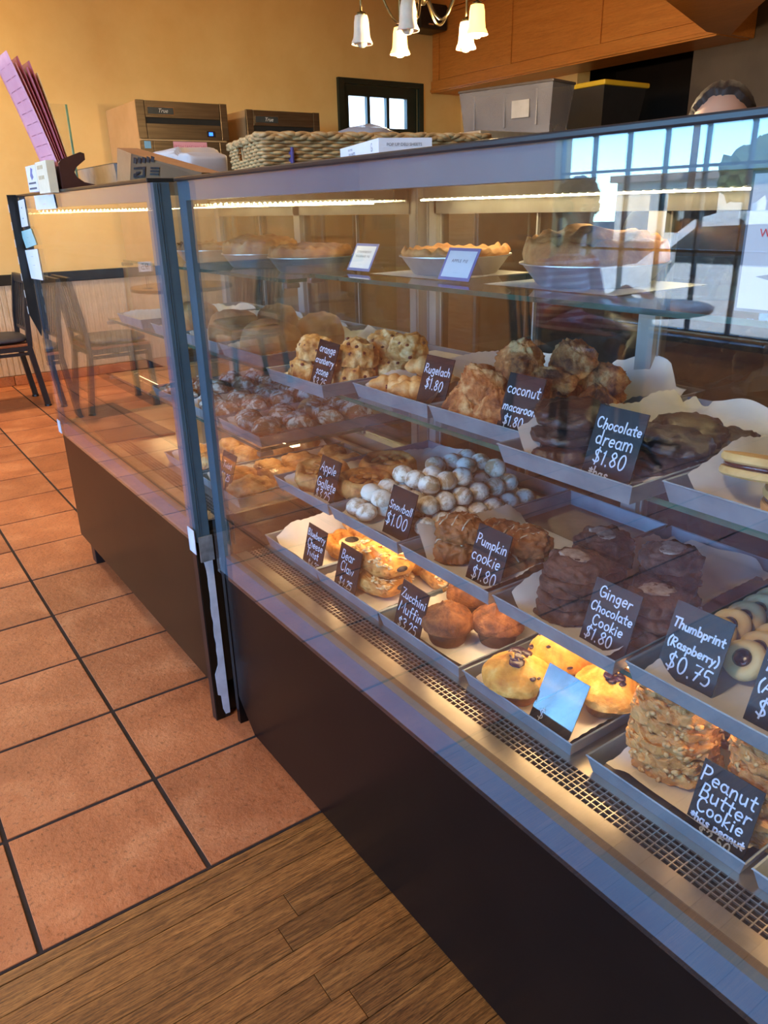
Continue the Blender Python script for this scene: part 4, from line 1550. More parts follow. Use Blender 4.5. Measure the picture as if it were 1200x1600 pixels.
# round danish with cream and poppy centre
P_dan = Proto('danish', 'pastry', 'cheese danishes')
mb = MB()
for i in range(9):
    a0 = i * 2 * math.pi / 9
    pts, rs = [], []
    for j in range(10):
        t = j / 9
        a = a0 + t * 1.1
        R_ = .030 + .026 * math.sin(t * math.pi)
        pts.append((math.cos(a) * R_, math.sin(a) * R_, .014 + .012 * math.sin(t * math.pi)))
        rs.append(.0125 - .004 * abs(t - .5))
    mb.tube(pts, rs, 10)
mb.lathe([(0, 0.002), (.055, .002), (.058, .008), (.05, .016), (0, .016)], 30)
P_dan.var(('pastry', mb, M_claw, True), ('cream', MB().lump(3, lambda d: Vector((d.x * .034, d.y * .034, .020 + d.z * .012))), M_cream, True), ('poppy_centre', MB().lump(3, lambda d: Vector((d.x * .017, d.y * .017, .029 + d.z * .006))), M_poppy, True))

# galettes
P_gal = Proto('apple_galette', 'tart', 'apple galettes')
for s in range(2):
    R0 = .064
    def wob(th, i, z, s=s):
        return 1 + .05 * math.sin(5 * th + s) + .035 * fnoise((math.cos(th) * 3, math.sin(th) * 3, z * 60), 1.0, s) + .03 * math.sin(13 * th + i * .8 + s)
    cr = MB().lathe([(0, 0), (.050, 0), (R0 * .95, .006), (R0 * 1.05, .022), (R0 * 1.02, .040), (R0 * .90, .050), (R0 * .74, .044), (R0 * .64, .032), (0, .028)], 56, wob=wob)
    ap = MB()
    g = random.Random(s + 40)
    for i in range(16):
        a = g.uniform(0, 6.28)
        r_ = math.sqrt(g.random()) * .034
        c0 = Vector((math.cos(a) * r_, math.sin(a) * r_, 0.035 + g.uniform(0, .012)))
        rot = Matrix.Rotation(g.uniform(0, 6), 3, 'Z') @ Matrix.Rotation(g.uniform(-.5, .5), 3, 'X')
        ap.lump(2, lambda e: c0 + rot @ Vector((e.x * .0165, e.y * .0085, e.z * .005)))
    P_gal.var(('crust', cr, M_gal, True), ('apple_slices', ap, M_apple, True))

# ---- set them out
zt, zg, zs = FT + .003, FG + .003, FS + .003
g = random.Random(5)


def on(px, py, z):
    p = at(px, py, z=z)
    return (p.x, p.y, z)


# bottom row
P_dan.place((.50, .225, zt), 'round danish with poppy seed centre on the bottom tray', 0, .3)
P_dan.place((.60, .30, zt), 'second danish half hidden behind the price tags on the bottom tray', 0, 1.3)
claws = [((.447, .035, zt), 1.7, 0, 'large almond bear claw at the front of its tray, lower one'),
         ((.455, .028, zt + .043), 1.52, 1, 'almond bear claw lying on top of the front one'),
         ((.565, .055, zt), 1.9, 1, 'almond bear claw behind the front pair'),
         ((.57, -.04, zt), 1.4, 0, 'almond bear claw at the right edge of its tray'),
         ((.59, .03, zt + .041), 1.2, 1, 'pointed almond bear claw on top at the back')]
for (loc, rz, v, lb) in claws:
    P_claw.place(loc, lb, v, rz, (g.uniform(-.03, .03), g.uniform(-.03, .03)))
for (px, py, lb, v) in ((690, 1003, 'brown zucchini muffin right beside its price tag', 0), (768, 1004, 'brown zucchini muffin with a peaked top, right of the pair', 1), (728, 957, 'brown zucchini muffin behind the front pair', 2), (812, 962, 'brown zucchini muffin under the shelf edge at the back', 0)):
    P_zuc.place(Vector(on(px, py, zt)) + Vector((.014, 0, 0)), lb, v, v * 1.3 + px)
for (px, py, lb, v) in ((800, 1090, 'blueberry muffin with burst berries left of the shiny tag', 0), (868, 1055, 'blueberry muffin behind the shiny tag', 1), (942, 1112, 'blueberry muffin right of the shiny tag', 2), (1003, 1085, 'blueberry muffin at the back right of its tray', 0), (945, 1042, 'blueberry muffin tucked under the shelf edge', 1)):
    P_blu.place(Vector(on(px, py, zt)) + Vector((.010, 0, 0)), lb, v, v * 2.1 + px * .7)
hs = .0275
p0, p1 = on(1036, 1275, zt), on(1183, 1330, zt)
for (c0, n, lb) in (((.470, -.655), 5, 'in the front left stack'), ((.475, -.800), 5, 'in the right stack behind its tag'), ((.60, -.66), 4, 'in the back left stack'), ((.60, -.80), 4, 'in the back right stack')):
    for i in range(n):
        nm = ('lowest', 'second', 'third', 'fourth', 'topmost')[i if n == 5 or i < 3 else 4]
        P_pb.place((c0[0] + g.uniform(-.004, .004), c0[1] + g.uniform(-.004, .004), zt + i * .0246), 'peanut butter cookie, %s %s' % (nm, lb), i, g.uniform(0, 6))
# middle shelf
P_gal.place((.468, .288, zg + .006), 'apple galette left of its price tag', 0, .4, (0, -.10), .93)
P_gal.place((.505, .170, zg + .004), 'apple galette right of its price tag', 1, 2.4, (0, -.05), .93)
P_gal.place((.62, .245, zg), 'apple galette at the back of its tray', 1, 4.0)
# snowball heap
cnt = 0
dd = .0435
def snow(x, y_, lay, i, jl):
    global cnt
    if x < .475 and -.105 < y_ < .005 and x < .462 + lay * .012: return
    x += .006
    cnt += 1
    P_snow.place((x + g.uniform(-.002, .002), y_ + g.uniform(-.002, .002), zg + .003 + lay * .0315), 'snowball cookie, %s layer, %s row from the front, %s from the left' % (('bottom', 'middle', 'top')[lay], ORD[i], ORD[jl]), cnt, g.uniform(0, 6), (g.uniform(-.5, .5) * .3, g.uniform(-.5, .5) * .3))
for i in range(8):
    for j in range(5):
        snow(.425 + i * dd, GY[1] - .0865 + j * dd, 0, i, 4 - j)
for i in range(7):
    for j in range(4):
        if i == 0 and j < 2: continue
        snow(.425 + (i + .5) * dd, GY[1] - .0865 + (j + .5) * dd, 1, i, 3 - j)
for i in range(2, 7):
    for j in range(3):
        if (i + j) % 5 == 0: continue
        snow(.425 + i * dd, GY[1] - .0865 + (j + 1) * dd, 2, i - 2, 2 - j)
# pumpkin cookies
P_pump.place((.465, -.185, zg), 'glazed pumpkin cookie at the bottom left of its tray', 0, .4, (0, 0), .9)
P_pump.place((.472, -.190, zg + .036), 'glazed pumpkin cookie stacked on the left one', 1, 1.9, (0, 0), .9)
P_pump.place((.510, -.290, zg), 'glazed pumpkin cookie behind its price tag', 1, 3.1)
P_pump.place((.525, -.305, zg + .037), 'glazed pumpkin cookie on top behind its tag', 0, 4.4, (0, 0), .85)
P_pump.place((.555, -.205, zg), 'glazed pumpkin cookie farther back in its tray', 0, 5.0)
# ginger chocolate stacks
for (c0, n, lb, tops) in (((.465, -.455), 4, 'front left', 1), ((.565, -.425), 4, 'back left', 1), ((.515, -.570), 3, 'front right behind its tag', 1), ((.605, -.525), 4, 'back right', 1)):
    for i in range(n):
        nm = 'topmost' if i == n - 1 else ('lowest', 'second', 'third')[i]
        (P_ging if i == n - 1 else P_ging_plain).place((c0[0] + g.uniform(-.005, .005), c0[1] + g.uniform(-.005, .005), zg + i * .0245), 'ginger chocolate cookie, %s in the %s stack' % (nm, lb), i, g.uniform(0, 6), (g.uniform(-.05, .05), g.uniform(-.05, .05)))
# thumbprints leaning in rows like dominoes
for r_ in range(4):
    for i in range(7):
        x = .512 + i * .036 + (r_ % 2) * .01
        y_ = -.652 - r_ * .058
        P_thumb.place((x, y_, zg + .020 + .002), 'raspberry thumbprint cookie, %s row from the left, %s from the front' % (ORD[r_], ORD[i]), 0, 0, (0, -math.radians(48)))
# upper shelf
for (loc, lb, v, s_) in (((.462, .318, zs), 'cranberry scone at the front left of its tray', 0, .95), ((.502, .195, zs), 'cranberry scone low behind its price tag', 1, 1.0), ((.478, .308, zs + .043), 'cranberry scone stacked on the front left one', 2, .95), ((.512, .200, zs + .040), 'cranberry scone stacked behind its price tag', 0, 1.0), ((.575, .265, zs), 'cranberry scone in the middle of its tray', 1, 1.05), ((.60, .175, zs), 'cranberry scone at the right of its tray', 2, 1.05), ((.605, .225, zs + .042), 'cranberry scone with dark berries on top of the heap', 1, 1.05), ((.615, .155, zs + .047), 'cranberry scone topping the right of the heap', 2, 1.0)):
    P_scone.place(loc, lb, v, g.uniform(0, 6), (g.uniform(-.15, .15), g.uniform(-.15, .15)), s_)
rl = [('rugelach roll at the front left corner of its tray', .50, .078), ('rugelach roll second from the front left', .515, .036), ('rugelach roll next to the left of its tag', .50, -.002), ('rugelach roll low right of its tag', .535, -.078), ('rugelach roll farther right by the tray side', .565, -.088), ('rugelach roll behind its price tag', .57, -.02), ('rugelach roll at the back left', .60, .06), ('rugelach roll at the back right', .62, -.06)]
for i, (lb, x, y_) in enumerate(rl):
    P_rug.place((x + .012, y_ * .92, zs + .001), lb, i, 2.25 + g.uniform(-.35, .35), (0, 0), 1.28)
P_rug.place((.560, .02, zs + .036), 'rugelach roll lying on the others behind its tag', 1, 2.0, (0, 0), 1.28)
mc = [(.50, -.165, 0), (.515, -.225, 0), (.56, -.155, 0), (.575, -.235, 0), (.565, -.31, 0), (.635, -.17, 0), (.645, -.25, 0), (.64, -.33, 0), (.715, -.2, 0), (.715, -.28, 0),
      (.53, -.185, 1), (.61, -.20, 1), (.605, -.285, 1), (.68, -.235, 1), (.69, -.315, 1), (.575, -.215, 2), (.655, -.27, 2)]
mc.sort(key=lambda t: (t[2], t[0]))
for i, (x, y_, lay) in enumerate(mc):
    nth = ORD[sum(1 for t in mc[:i] if t[2] == lay)]
    P_mac.place((x, y_, zs + .001 + lay * .040), 'toasted coconut macaroon in the %s layer of its heap, %s from the front' % (('bottom', 'middle', 'top')[lay], nth), i, g.uniform(0, 6), (g.uniform(-.6, .6) * (lay > 0), g.uniform(-.6, .6) * (lay > 0)), g.uniform(.92, 1.05) * .98)
for i in range(3):
    P_choc.place((.465 + .004 * i, -.424 - .003 * i, zs + .001 + i * .027), 'dark chocolate dream cookie, %s of the front stack' % ('lowest', 'middle', 'topmost')[i], i, i * 2.0, (0, .03 * i))
ch = [(.525, -.540, 0, 'right behind its tag'), (.55, -.46, 0, 'behind the front stack'), (.60, -.555, 0, 'at the tray side'), (.54, -.55, 1, 'stacked behind its tag'), (.605, -.53, 1, 'stacked at the tray side'), (.67, -.555, 0, 'at the back of the heap')]
for i, (x, y_, lay, lb) in enumerate(ch):
    P_choc.place((x, y_, zs + .001 + lay * .028), 'cracked dark chocolate dream cookie ' + lb, i, g.uniform(0, 6), (g.uniform(-.12, .12), g.uniform(-.12, .12)), .95)
sd = [(.52, -.752, 0, 0.0, 0, 'lying flat under the others'), (.505, -.702, .031, 0, .18, 'leaning at the left of the pile'), (.515, -.758, .033, .06, .0, 'resting on top of the pile'), (.64, -.76, 0, 0, 0, 'alone toward the back of its tray'), (.66, -.80, .027, 0.0, 0, 'upper one toward the back of its tray')]
for i, (x, y_, dz, t0, t1, lb) in enumerate(sd):
    P_sand.place((x, y_, zs + .001 + dz), 'jam filled shortbread sandwich cookie ' + lb, 0, i, (t0 + (0.16 if i == 1 else 0), t1), 1.12)

# ---------------------------------------------------------------- pies and cards on the top shelf
ZP = 1.0755


def pie(cx, cy, z, R, dome, label, seed, nm='pie'):
    r = root(nm, (cx, cy, z), label, 'pie', 'pies in foil pans')
    def flute(th, i, zz):
        return 1 + (.012 * math.sin(48 * th) if i > 1 else 0)
    MB().lathe([(0, 0), (R * .74, 0), (R * .78, .003), (R * .99, .034), (R * 1.04, .036), (R * 1.04, .038), (R * .97, .037), (R * .76, .006), (0, .006)], 96, wob=flute).local('foil_pan', M_foil, r, 'auto')
    def fn(d):
        rad = math.hypot(d.x, d.y)
        a = math.atan2(d.y, d.x)
        n = 1 + .03 * fnoise((math.cos(a) * 2, math.sin(a) * 2, 0), 1.5, seed)
        edge = math.exp(-((rad - .93) / .09) ** 2)
        if d.z >= 0:
            z_ = .036 + dome * (d.z ** .8) * (1 + .25 * fnoise(d, 3.5, seed) + .12 * fnoise(d, 9, seed)) + edge * (.010 + .0022 * math.sin(26 * a + 2 * fnoise((math.cos(a), math.sin(a), 0), 2.0, seed)) + .009 * fnoise((math.cos(a), math.sin(a), 0), 5, seed))
            rr = R * (rad ** .75) * n * 1.01
        else:
            z_ = .036 - .022 * abs(d.z)
            rr = R * .97 * (rad ** .6)
        return Vector((d.x / max(rad, 1e-6) * rr, d.y / max(rad, 1e-6) * rr, z_))
    MB().lump(5, fn).local('crust', M_crust, r, True)
    return r


pie(.725, .135, ZP, .112, .012, 'flat golden strawberry rhubarb pie in a foil pan on the top shelf', 3.0)
pie(.72, -.235, ZP, .120, .055, 'tall domed apple pie in a foil pan on the top shelf', 8.0)
for (y0, y1, lb, sd_) in ((.02, .27, 'parchment square under the flat rhubarb pie', 31), (-.38, -.09, 'parchment square under the tall apple pie', 32)):
    mb = MB()
    mb.grid(14, 14, lambda u, v: Vector((.60 + .235 * u, y0 + (y1 - y0) * v, ZP + .0003 + .0004 * (1 + fnoise((u * 4, v * 4, sd_), 1.0)))))
    for vv in mb.v: pass
    mb.thing('parchment_sheet', M_paper, lb, 'paper', smooth=True)
M_cardw = mat('white_card', (232, 234, 238), 0.5, c2=(226, 228, 232), scale=30)
M_cardb = mat('blue_card_border', (104, 120, 176), 0.5, c2=(96, 112, 168), scale=30)
M_ink = mat('grey_ink', (92, 96, 108), 0.7, c2=(84, 88, 100), scale=50)
M_acry = glass_mat('clear_acrylic', (.96, .97, .97), .05, 1.0)


def shelf_sign(yc, x, lines, label, bm=None):
    r = root('shelf_sign', (x, yc, ZP), label, 'sign', 'small framed pie signs')
    t = math.radians(28)
    Mx = frame((0, 0, .004), (0, -1, 0), (math.sin(t), 0, math.cos(t)))
    w, h = .088, .062
    MB().prism([(-w / 2, 0), (w / 2, 0), (w / 2, h), (-w / 2, h)], Mx, -.001, 0).local('border', bm or M_cardb, r)
    if bm is None:
        MB().prism([(-w / 2 + .006, .006), (w / 2 - .006, .006), (w / 2 - .006, h - .006), (-w / 2 + .006, h - .006)], Mx, .0, .0004).local('card', M_cardw, r)
    else:
        r.rotation_euler = (0, 0, math.pi)
    mb = MB()
    for (tx, s_, yy) in lines:
        type_mesh(mb, tx, Mx @ Matrix.Translation((0, yy, .0006)), s_, spacing=1.25)
    mb.local('print', M_ink, r)
    mb = MB()
    mb.prism([(-w / 2, -.002), (w / 2, -.002), (w / 2, h), (-w / 2, h)], Mx, -.0032, -.0012)
    M2 = frame((math.sin(t) * h * .8, 0, math.cos(t) * h * .8 + .002), (0, -1, 0), (.5, 0, -.86))
    mb.prism([(-w / 2 + .01, 0), (w / 2 - .01, 0), (w / 2 - .01, .064), (-w / 2 + .01, .064)], M2, -.001, .001)
    mb.local('stand', M_acry, r)


shelf_sign(.315, .60, [('STRAWBERRY', .0075, .040), ('RHUBARB PIE', .0075, .030), ('- - -', .0055, .013)], 'small blue bordered sign left of the flat rhubarb pie')
shelf_sign(-.025, .585, [('APPLE PIE', .0085, .034), ('- - -', .006, .013)], 'small blue bordered sign between the two pies')
shelf_sign(-.520, .66, [('ALMOND', .0075, .038), ('TART', .0075, .027)], 'small clear sign for the almond tart turned away, right of the tall pie', M_acry)
# large white notice on the glass at the right edge
r = root('glass_notice', (.256, -.86, 1.11), 'white framed notice with red lettering on the glass at the right edge', 'notice')
MB().box(.2585, .2595, -.97, -.78, 1.12, 1.227).part('border', M_ink, r)
MB().box(.2578, .2586, -.968, -.7825, 1.1225, 1.2245).part('sheet', mat('grey_white_sheet', (186, 186, 190), .6, c2=(176, 176, 182), scale=9), r)
mb = MB()
type_mesh(mb, 'W', frame((.2575, -.7935, 1.178), (0, -1, 0), (0, 0, 1)), .009, align='LEFT')
mb.part('print', mat('red_ink', (196, 40, 46), .6, c2=(188, 34, 40), scale=40), r)
MB().add([(.2574, -.795, 1.148), (.2574, -.86, 1.16), (.2574, -.86, 1.135)], [(0, 1, 2)]).part('printed_arrow', M_ink, r)

# ---------------------------------------------------------------- contents of the far case
z_top, z_s, z_g, z_d = 1.0602, .8702, .6802, .5402
pie(.66, .62, z_top, .105, .03, 'pie in the far case, nearest its end glass', 21.0)
pie(.66, .90, z_top, .105, .045, 'domed pie in the middle of the far case top shelf', 24.0)
pie(.66, 1.25, z_top, .105, .02, 'flat pie at the far end of the far case', 27.0)
far_trays = [('upper shelf of the far case, near end', z_s, .42, .57), ('upper shelf of the far case, second', z_s, .42, .82), ('upper shelf of the far case, third', z_s, .42, 1.07), ('upper shelf of the far case, fourth', z_s, .42, 1.4),
             ('lower shelf of the far case, near end', z_g, .40, .575), ('lower shelf of the far case, second', z_g, .40, .825), ('lower shelf of the far case, third', z_g, .40, 1.08),
             ('deck of the far case, near end', z_d, .33, .575), ('deck of the far case, second', z_d, .33, .83)]
for (lb, z, x, yc) in far_trays:
    tray(x, yc, z, 'aluminium tray on the ' + lb)
    paper(x + .012, x + .42, yc - .105, yc + .105, z + .0015, (.004, .03, .03, .02), 'parchment sheet in the tray on the ' + lb, yc * 7 + z)
P_loaf = Proto('bread_loaf', 'bread', 'round loaves in the far case')
P_loaf.var(('loaf', mound(.075, .06, .075, 400, .1, 2.2, 4, .15, .6), M_loaf, True))
for (x, y_, lb) in ((.50, .56, 'nearest the end glass'), (.65, .58, 'at the back of its near tray'), (.52, .81, 'in the second tray'), (.66, .83, 'at the back of the second tray'), (.52, 1.08, 'in the third tray')):
    P_loaf.place((x, y_, z_s + .006), 'round bread loaf on the far case upper shelf ' + lb, 0, x * 30)
P_sd = Proto('sugared_danish', 'pastry', 'sugar dusted danishes in the far case')
for s in range(2):
    mb = MB()
    for i in range(5):
        a = -.032 + i * .016
        mb.lump(3, lambda d: Vector((a + d.x * .012, d.y * .036 * (1 + .1 * fnoise(d, 3, i + s)), .018 + d.z * (.022 + .004 * math.sin(i * 2 + s)) * (1 if d.z > 0 else .7))))
    P_sd.var(('pastry', mb, M_dsug, True))
k = 0
for t_i, yc in enumerate((.575, .825, 1.08)):
    for i in range(4):
        for j in range(2):
            k += 1
            P_sd.place((.455 + i * .088, yc - .048 + j * .092, z_g + .006), 'sugar dusted danish, %s tray of the far case, %s row, %s one' % (ORD[t_i], ORD[i], ('right', 'left')[j]), k, RNG.uniform(-.3, .3) + 1.2)
P_turn = Proto('turnover', 'pastry', 'golden turnovers on the far case deck')
P_turn.var(('pastry', mound(.06, .042, .038, 410, .15, 3, 4, .15, .6), M_flaky, True))
k = 0
for t_i, yc in enumerate((.575, .83)):
    for i in range(4):
        for j in range(2):
            k += 1
            P_turn.place((.40 + i * .098, yc - .05 + j * .095, z_d + .006), 'golden turnover, %s tray of the far case deck, %s row, %s one' % (ORD[t_i], ORD[i], ('right', 'left')[j]), 0, RNG.uniform(0, 6))
price_tag(.60, .352, z_d + .004, [('Twist', .017, .04, 0), ('$3.25', .017, .07, 0)], 'black price tag on the far case deck near its end glass', seed=41)

q4 = [at(px, py, z=z_d + .003) for (px, py) in ((114, 642), (176, 630), (274, 677), (168, 692))]
mb = MB().add([Vector((p.x, p.y, z_d + .0005)) for p in q4] + [Vector((p.x, p.y, z_d + .006)) for p in q4], [(3, 2, 1, 0), (4, 5, 6, 7), (0, 1, 5, 4), (1, 2, 6, 5), (2, 3, 7, 6), (3, 0, 4, 7)])
mb.thing('rubber_mat', mat('black_rubber', (30, 30, 30), .6, c2=(40, 38, 36), scale=20), 'black mat lying on the empty deck of the far case', 'mat')

# ---------------------------------------------------------------- things standing on the cases
ZT = 1.2701
M_pink = mat('pink_paper', (226, 162, 176), 0.7, c2=(218, 150, 166), scale=10)
M_pinkd = mat('deep_pink_paper', (190, 104, 122), 0.7, c2=(180, 96, 114), scale=10)
M_mah = mat('brown_holder_wood', (74, 40, 34), 0.4, c2=(62, 32, 28), scale=8, coat=.2)
hx, hy = .235, 1.22
r = root('menu_holder', (.26, 1.20, ZT), 'dark brown slotted wooden holder carrying pink menus on the far case', 'holder')
Q = [(.205, 0), (.205, .062), (.212, .070), (.262, .088), (.272, .085), (.272, .070), (.247, .052), (.240, .040), (.245, .028), (.262, .016), (.30, .008), (.335, .006), (.335, 0)]
MB().prism([(x, ZT + z) for (x, z) in Q], frame((0, 1.10, 0), (1, 0, 0), (0, 0, 1)), -.006, .006).part('side_cheek', M_mah, r)
MB().prism([(x, ZT + z) for (x, z) in Q], frame((0, 1.30, 0), (1, 0, 0), (0, 0, 1)), -.006, .006).part('side_cheek', M_mah, r)
MB().box(.206, .214, 1.106, 1.294, ZT, ZT + .055).part('front_board', M_mah, r)
MB().box(.206, .33, 1.106, 1.294, ZT, ZT + .005).part('floor_board', M_mah, r)
for i in range(6):
    lean = math.radians(17.5 - 1.1 * i)
    bend = .10 + .02 * i
    x0 = .222 + i * .0055
    mb = MB()
    Lm = .318 - (.02 if i % 2 else 0) - .006 * i
    def fn(u, v, i=i, lean=lean, x0=x0, Lm=Lm):
        s = v * Lm
        a = lean * (.55 + .75 * v) 
        n = 12
        x = x0
        z = ZT + .006
        for q in range(int(v * n + .5)):
            aa = lean * (.80 + .30 * (q + .5) / n)
            x -= math.sin(aa) * Lm / n
            z += math.cos(aa) * Lm / n
        return Vector((x, 1.116 + .168 * u + .004 * (i % 3), z))
    mb.grid(6, 12, fn)
    o = mb.thing('menu', M_pink if i < 2 else M_pinkd if i < 5 else mat('cream_paper', (232, 210, 170), .7, c2=(224, 200, 160), scale=10), 'folded %s menu, %s in the holder' % ('pink' if i < 5 else 'cream', ('outermost', 'second', 'third', 'fourth', 'fifth', 'innermost')[i]), 'menu', 'menus in the holder', smooth=True)
    o.modifiers.new('sheet', 'SOLIDIFY').thickness = .0009
    if i == 0:
        # faint printed columns on the outer menu
        mb = MB()
        for c_ in range(2):
            for q in range(26):
                v = .12 + q * .031
                if .5 < v < .56: continue
                a_, b_ = fn(.1 + c_ * .42, v), fn(.1 + c_ * .42 + (.3 if (q * 7 + c_) % 5 else .2), v)
                c2, d2 = fn(.1 + c_ * .42, v + .008), None
                up_v = (fn(.5, min(1, v + .09)) - fn(.5, v)).normalized() * .0016
                nrm = Vector((-math.cos(lean), 0, -math.sin(lean))) * .0012
                mb.add([a_ + nrm, b_ + nrm, b_ + nrm + up_v, a_ + nrm + up_v], [(0, 1, 2, 3)])
        pt = mb.mesh('print', mat('faint_pink_ink', (206, 140, 156), .7, c2=(200, 134, 150), scale=20))
        po_ = link('print', pt, o)
        pt.transform(Matrix.Translation(-Vector(o.location)))
# card stacks hung on the front edge
def card_box(px0, px1, py0, py1, x, m, label, art):
    a, b_ = at(px0, py1, x=x), at(px1, py1, x=x)
    zt_ = at((px0 + px1) / 2, py0, x=x).z
    r = root('card_holder', (x, (a.y + b_.y) / 2, b_.z), label, 'card holder')
    MB().box(x, x + .022, b_.y, a.y, b_.z, zt_, .001).part('card_stack', m, r)
    mb = MB()
    w_, h_ = a.y - b_.y, zt_ - b_.z
    Mx = frame((x - .0004, (a.y + b_.y) / 2, b_.z), (0, -1, 0), (0, 0, 1))
    if art == 'swoosh':
        P = [(-.1, .62), (.05, .92), (.22, .85), (.12, .7), (.2, .55), (.0, .45)]
        mb.prism([(p[0] * w_, p[1] * h_) for p in P], Mx, 0, .0003)
        mb.part('emblem', M_cardb, r)
        mb = MB()
        for yy in (.30, .10):
            mb.prism([(-.38 * w_, yy * h_), (.36 * w_, yy * h_), (.36 * w_, (yy + .07) * h_), (-.38 * w_, (yy + .07) * h_)], Mx, 0, .0003)
        mb.part('print', M_ink, r)
    else:
        for (cx_, cy_) in ((-.1, .82), (-.1, .5)):
            for dx in (-.2, -.07, .07, .2):
                mb.prism([((cx_ + dx) * w_, (cy_ - .06) * h_), ((cx_ + dx + .06) * w_, (cy_ - .06) * h_), ((cx_ + dx + .06) * w_, (cy_ + .06) * h_), ((cx_ + dx) * w_, (cy_ + .06) * h_)], Mx, 0, .0003)
        mb.part('print', mat('tan_ink', (196, 168, 120), .7, c2=(186, 158, 110), scale=30), r)
card_box(46, 61, 257, 299, .176, M_cardw, 'white business cards with a blue emblem at the corner of the far case', 'swoosh')
card_box(62, 79, 250, 301, .174, mat('cream_card', (238, 226, 196), .6, c2=(230, 218, 188), scale=30), 'cream business cards beside the white ones on the far case', 'lines')
# taped notes on the far case front
def note(pts, x, m, label, lines, ink, nm='paper_note'):
    P = [at(px, py, x=x) for (px, py) in pts]
    c = sum(P, Vector()) / 4
    r = root(nm, (x, c.y, min(p.z for p in P)), label, 'note')
    mb = MB().add([p for p in P] + [p + Vector((.0008, 0, 0)) for p in P], [(0, 1, 2, 3), (7, 6, 5, 4), (0, 4, 5, 1), (1, 5, 6, 2), (2, 6, 7, 3), (3, 7, 4, 0)])
    mb.part('sheet', m, r)
    if lines:
        u = (P[1] - P[0]).normalized(); v = (P[0] - P[3]).normalized()
        w_, h_ = (P[1] - P[0]).length, (P[0] - P[3]).length
        mb = MB()
        for (tx, s_, yy) in lines:
            type_mesh(mb, tx, frame(P[3] + u * w_ / 2 + v * h_ * yy + Vector((-.0006, 0, 0)), u, v), s_ * h_)
        mb.part('print', ink, r)
M_or = mat('orange_ink', (222, 120, 52), .6, c2=(212, 110, 46), scale=30)
note([(53, 306), (83, 303), (88, 326), (57, 328)], .1955, M_cardw, 'white sticker with orange lettering on the far case header', [('- - - -', .34, .3)], M_or, 'sticker')
note([(28, 314), (37, 311), (44, 353), (34, 355)], .1955, M_cardw, 'narrow white strip note at the top corner of the far case', [('-', .5, .6), ('-', .5, .2)], M_ink)
note([(32, 362), (48, 357), (57, 382), (41, 388)], .1955, mat('teal_card', (170, 206, 200), .6, c2=(160, 198, 192), scale=20), 'pale teal card taped to the far case corner', [('- -', .3, .5), ('-', .3, .2)], M_ink)
note([(39, 391), (58, 389), (67, 438), (49, 435)], .1955, M_cardw, 'white printed note taped below the teal card', [('- - -', .2, .72), ('- - -', .2, .42)], M_ink)
# clear acrylic menu stand
mb = MB()
MBs = root('acrylic_stand', (.30, 1.33, ZT), 'clear upright acrylic sign stand behind the pink menus', 'sign stand')
MB().box(.235, .335, 1.42, 1.424, ZT, ZT + .235, .001).part('panel', M_acry, MBs)
MB().box(.33, .336, 1.4195, 1.4245, ZT, ZT + .235, .001).part('edge', mat('acrylic_edge', (150, 190, 150), .15, c2=(130, 172, 132), scale=20), MBs)
MB().box(.235, .335, 1.40, 1.46, ZT, ZT + .004, .001).part('foot', M_acry, MBs)
# small cream card standing behind menus
MB().box(.29, .2915, 1.44, 1.52, ZT, ZT + .205).thing('paper_note', mat('cream_paper', (232, 210, 170)), 'cream sheet standing upright behind the pink menus', 'paper')
# foil loaf pan
r = root('foil_container', (.40, 1.28, ZT), 'shallow foil container behind the menu holder on the far case', 'container')
a = .31
mb = MB()
def ringq(x0, x1, y0, y1, z): return [(x0, y0, z), (x1, y0, z), (x1, y1, z), (x0, y1, z)]
rg = [ringq(.356, .45, 1.115, 1.445, ZT), ringq(.347, .459, 1.10, 1.46, ZT + .062), ringq(.344, .462, 1.097, 1.463, ZT + .0635), ringq(.349, .457, 1.102, 1.458, ZT + .061), ringq(.358, .448, 1.117, 1.443, ZT + .003)]
vs = [p for q in rg for p in q]
fs = [(3, 2, 1, 0), (16, 17, 18, 19)] + [(4 * i + j, 4 * i + (j + 1) % 4, 4 * i + 4 + (j + 1) % 4, 4 * i + 4 + j) for i in range(4) for j in range(4)]
mb.add(vs, fs).part('tray', M_foil, r)
# cardboard box lying tilted
M_card = mat('cardboard', (172, 124, 78), 0.8, c2=(158, 110, 66), scale=14)
M_cardd = mat('printed_cardboard', (112, 80, 48), 0.8, c2=(100, 70, 42), scale=14)
r = root('cardboard_box', (.30, .70, ZT), 'brown printed cardboard box lying open on the far case', 'box')
A = [at(183, 231, x=.235), at(205, 240, x=.225), at(203, 282, x=.225), at(182, 279, x=.235)]
B = at(300, 272, x=.28)
zb_ = ZT + .0005
tl, tr, br, bl = A
br.z = bl.z = zb_
D = Vector((.17, -.06, 0))
far_t = Vector((B.x + .02, B.y, zb_ + .008)); far_b = Vector((B.x + .02, B.y, zb_))
back = Vector((.045, .0, 0))
vs = [tl, tr, br, bl, far_t, far_b, tl + back, bl + back, far_t + back, far_b + back]
MB().add([tl, tr, br, bl], [(0, 1, 2, 3)]).part('end_flap', M_card, r)
MB().add([tl, bl, bl + back, tl + back], [(0, 1, 2, 3)]).part('rear_flap', M_card, r)
mb = MB().add([p + Vector((.0005, .0005, 0)) for p in (tr, far_t, far_b, br)], [(0, 1, 2, 3)])
mb.part('printed_side', M_cardd, r)
mb = MB().add([tl, tr, far_t, far_t + back, tl + back], [(0, 1, 2, 3, 4)])
mb.add([tl + back, far_t + back, far_b + back, bl + back], [(0, 1, 2, 3)])
mb.part('top_panel', M_card, r)
mb = MB()
u = (far_b - br).normalized(); v = (tr - br).normalized()
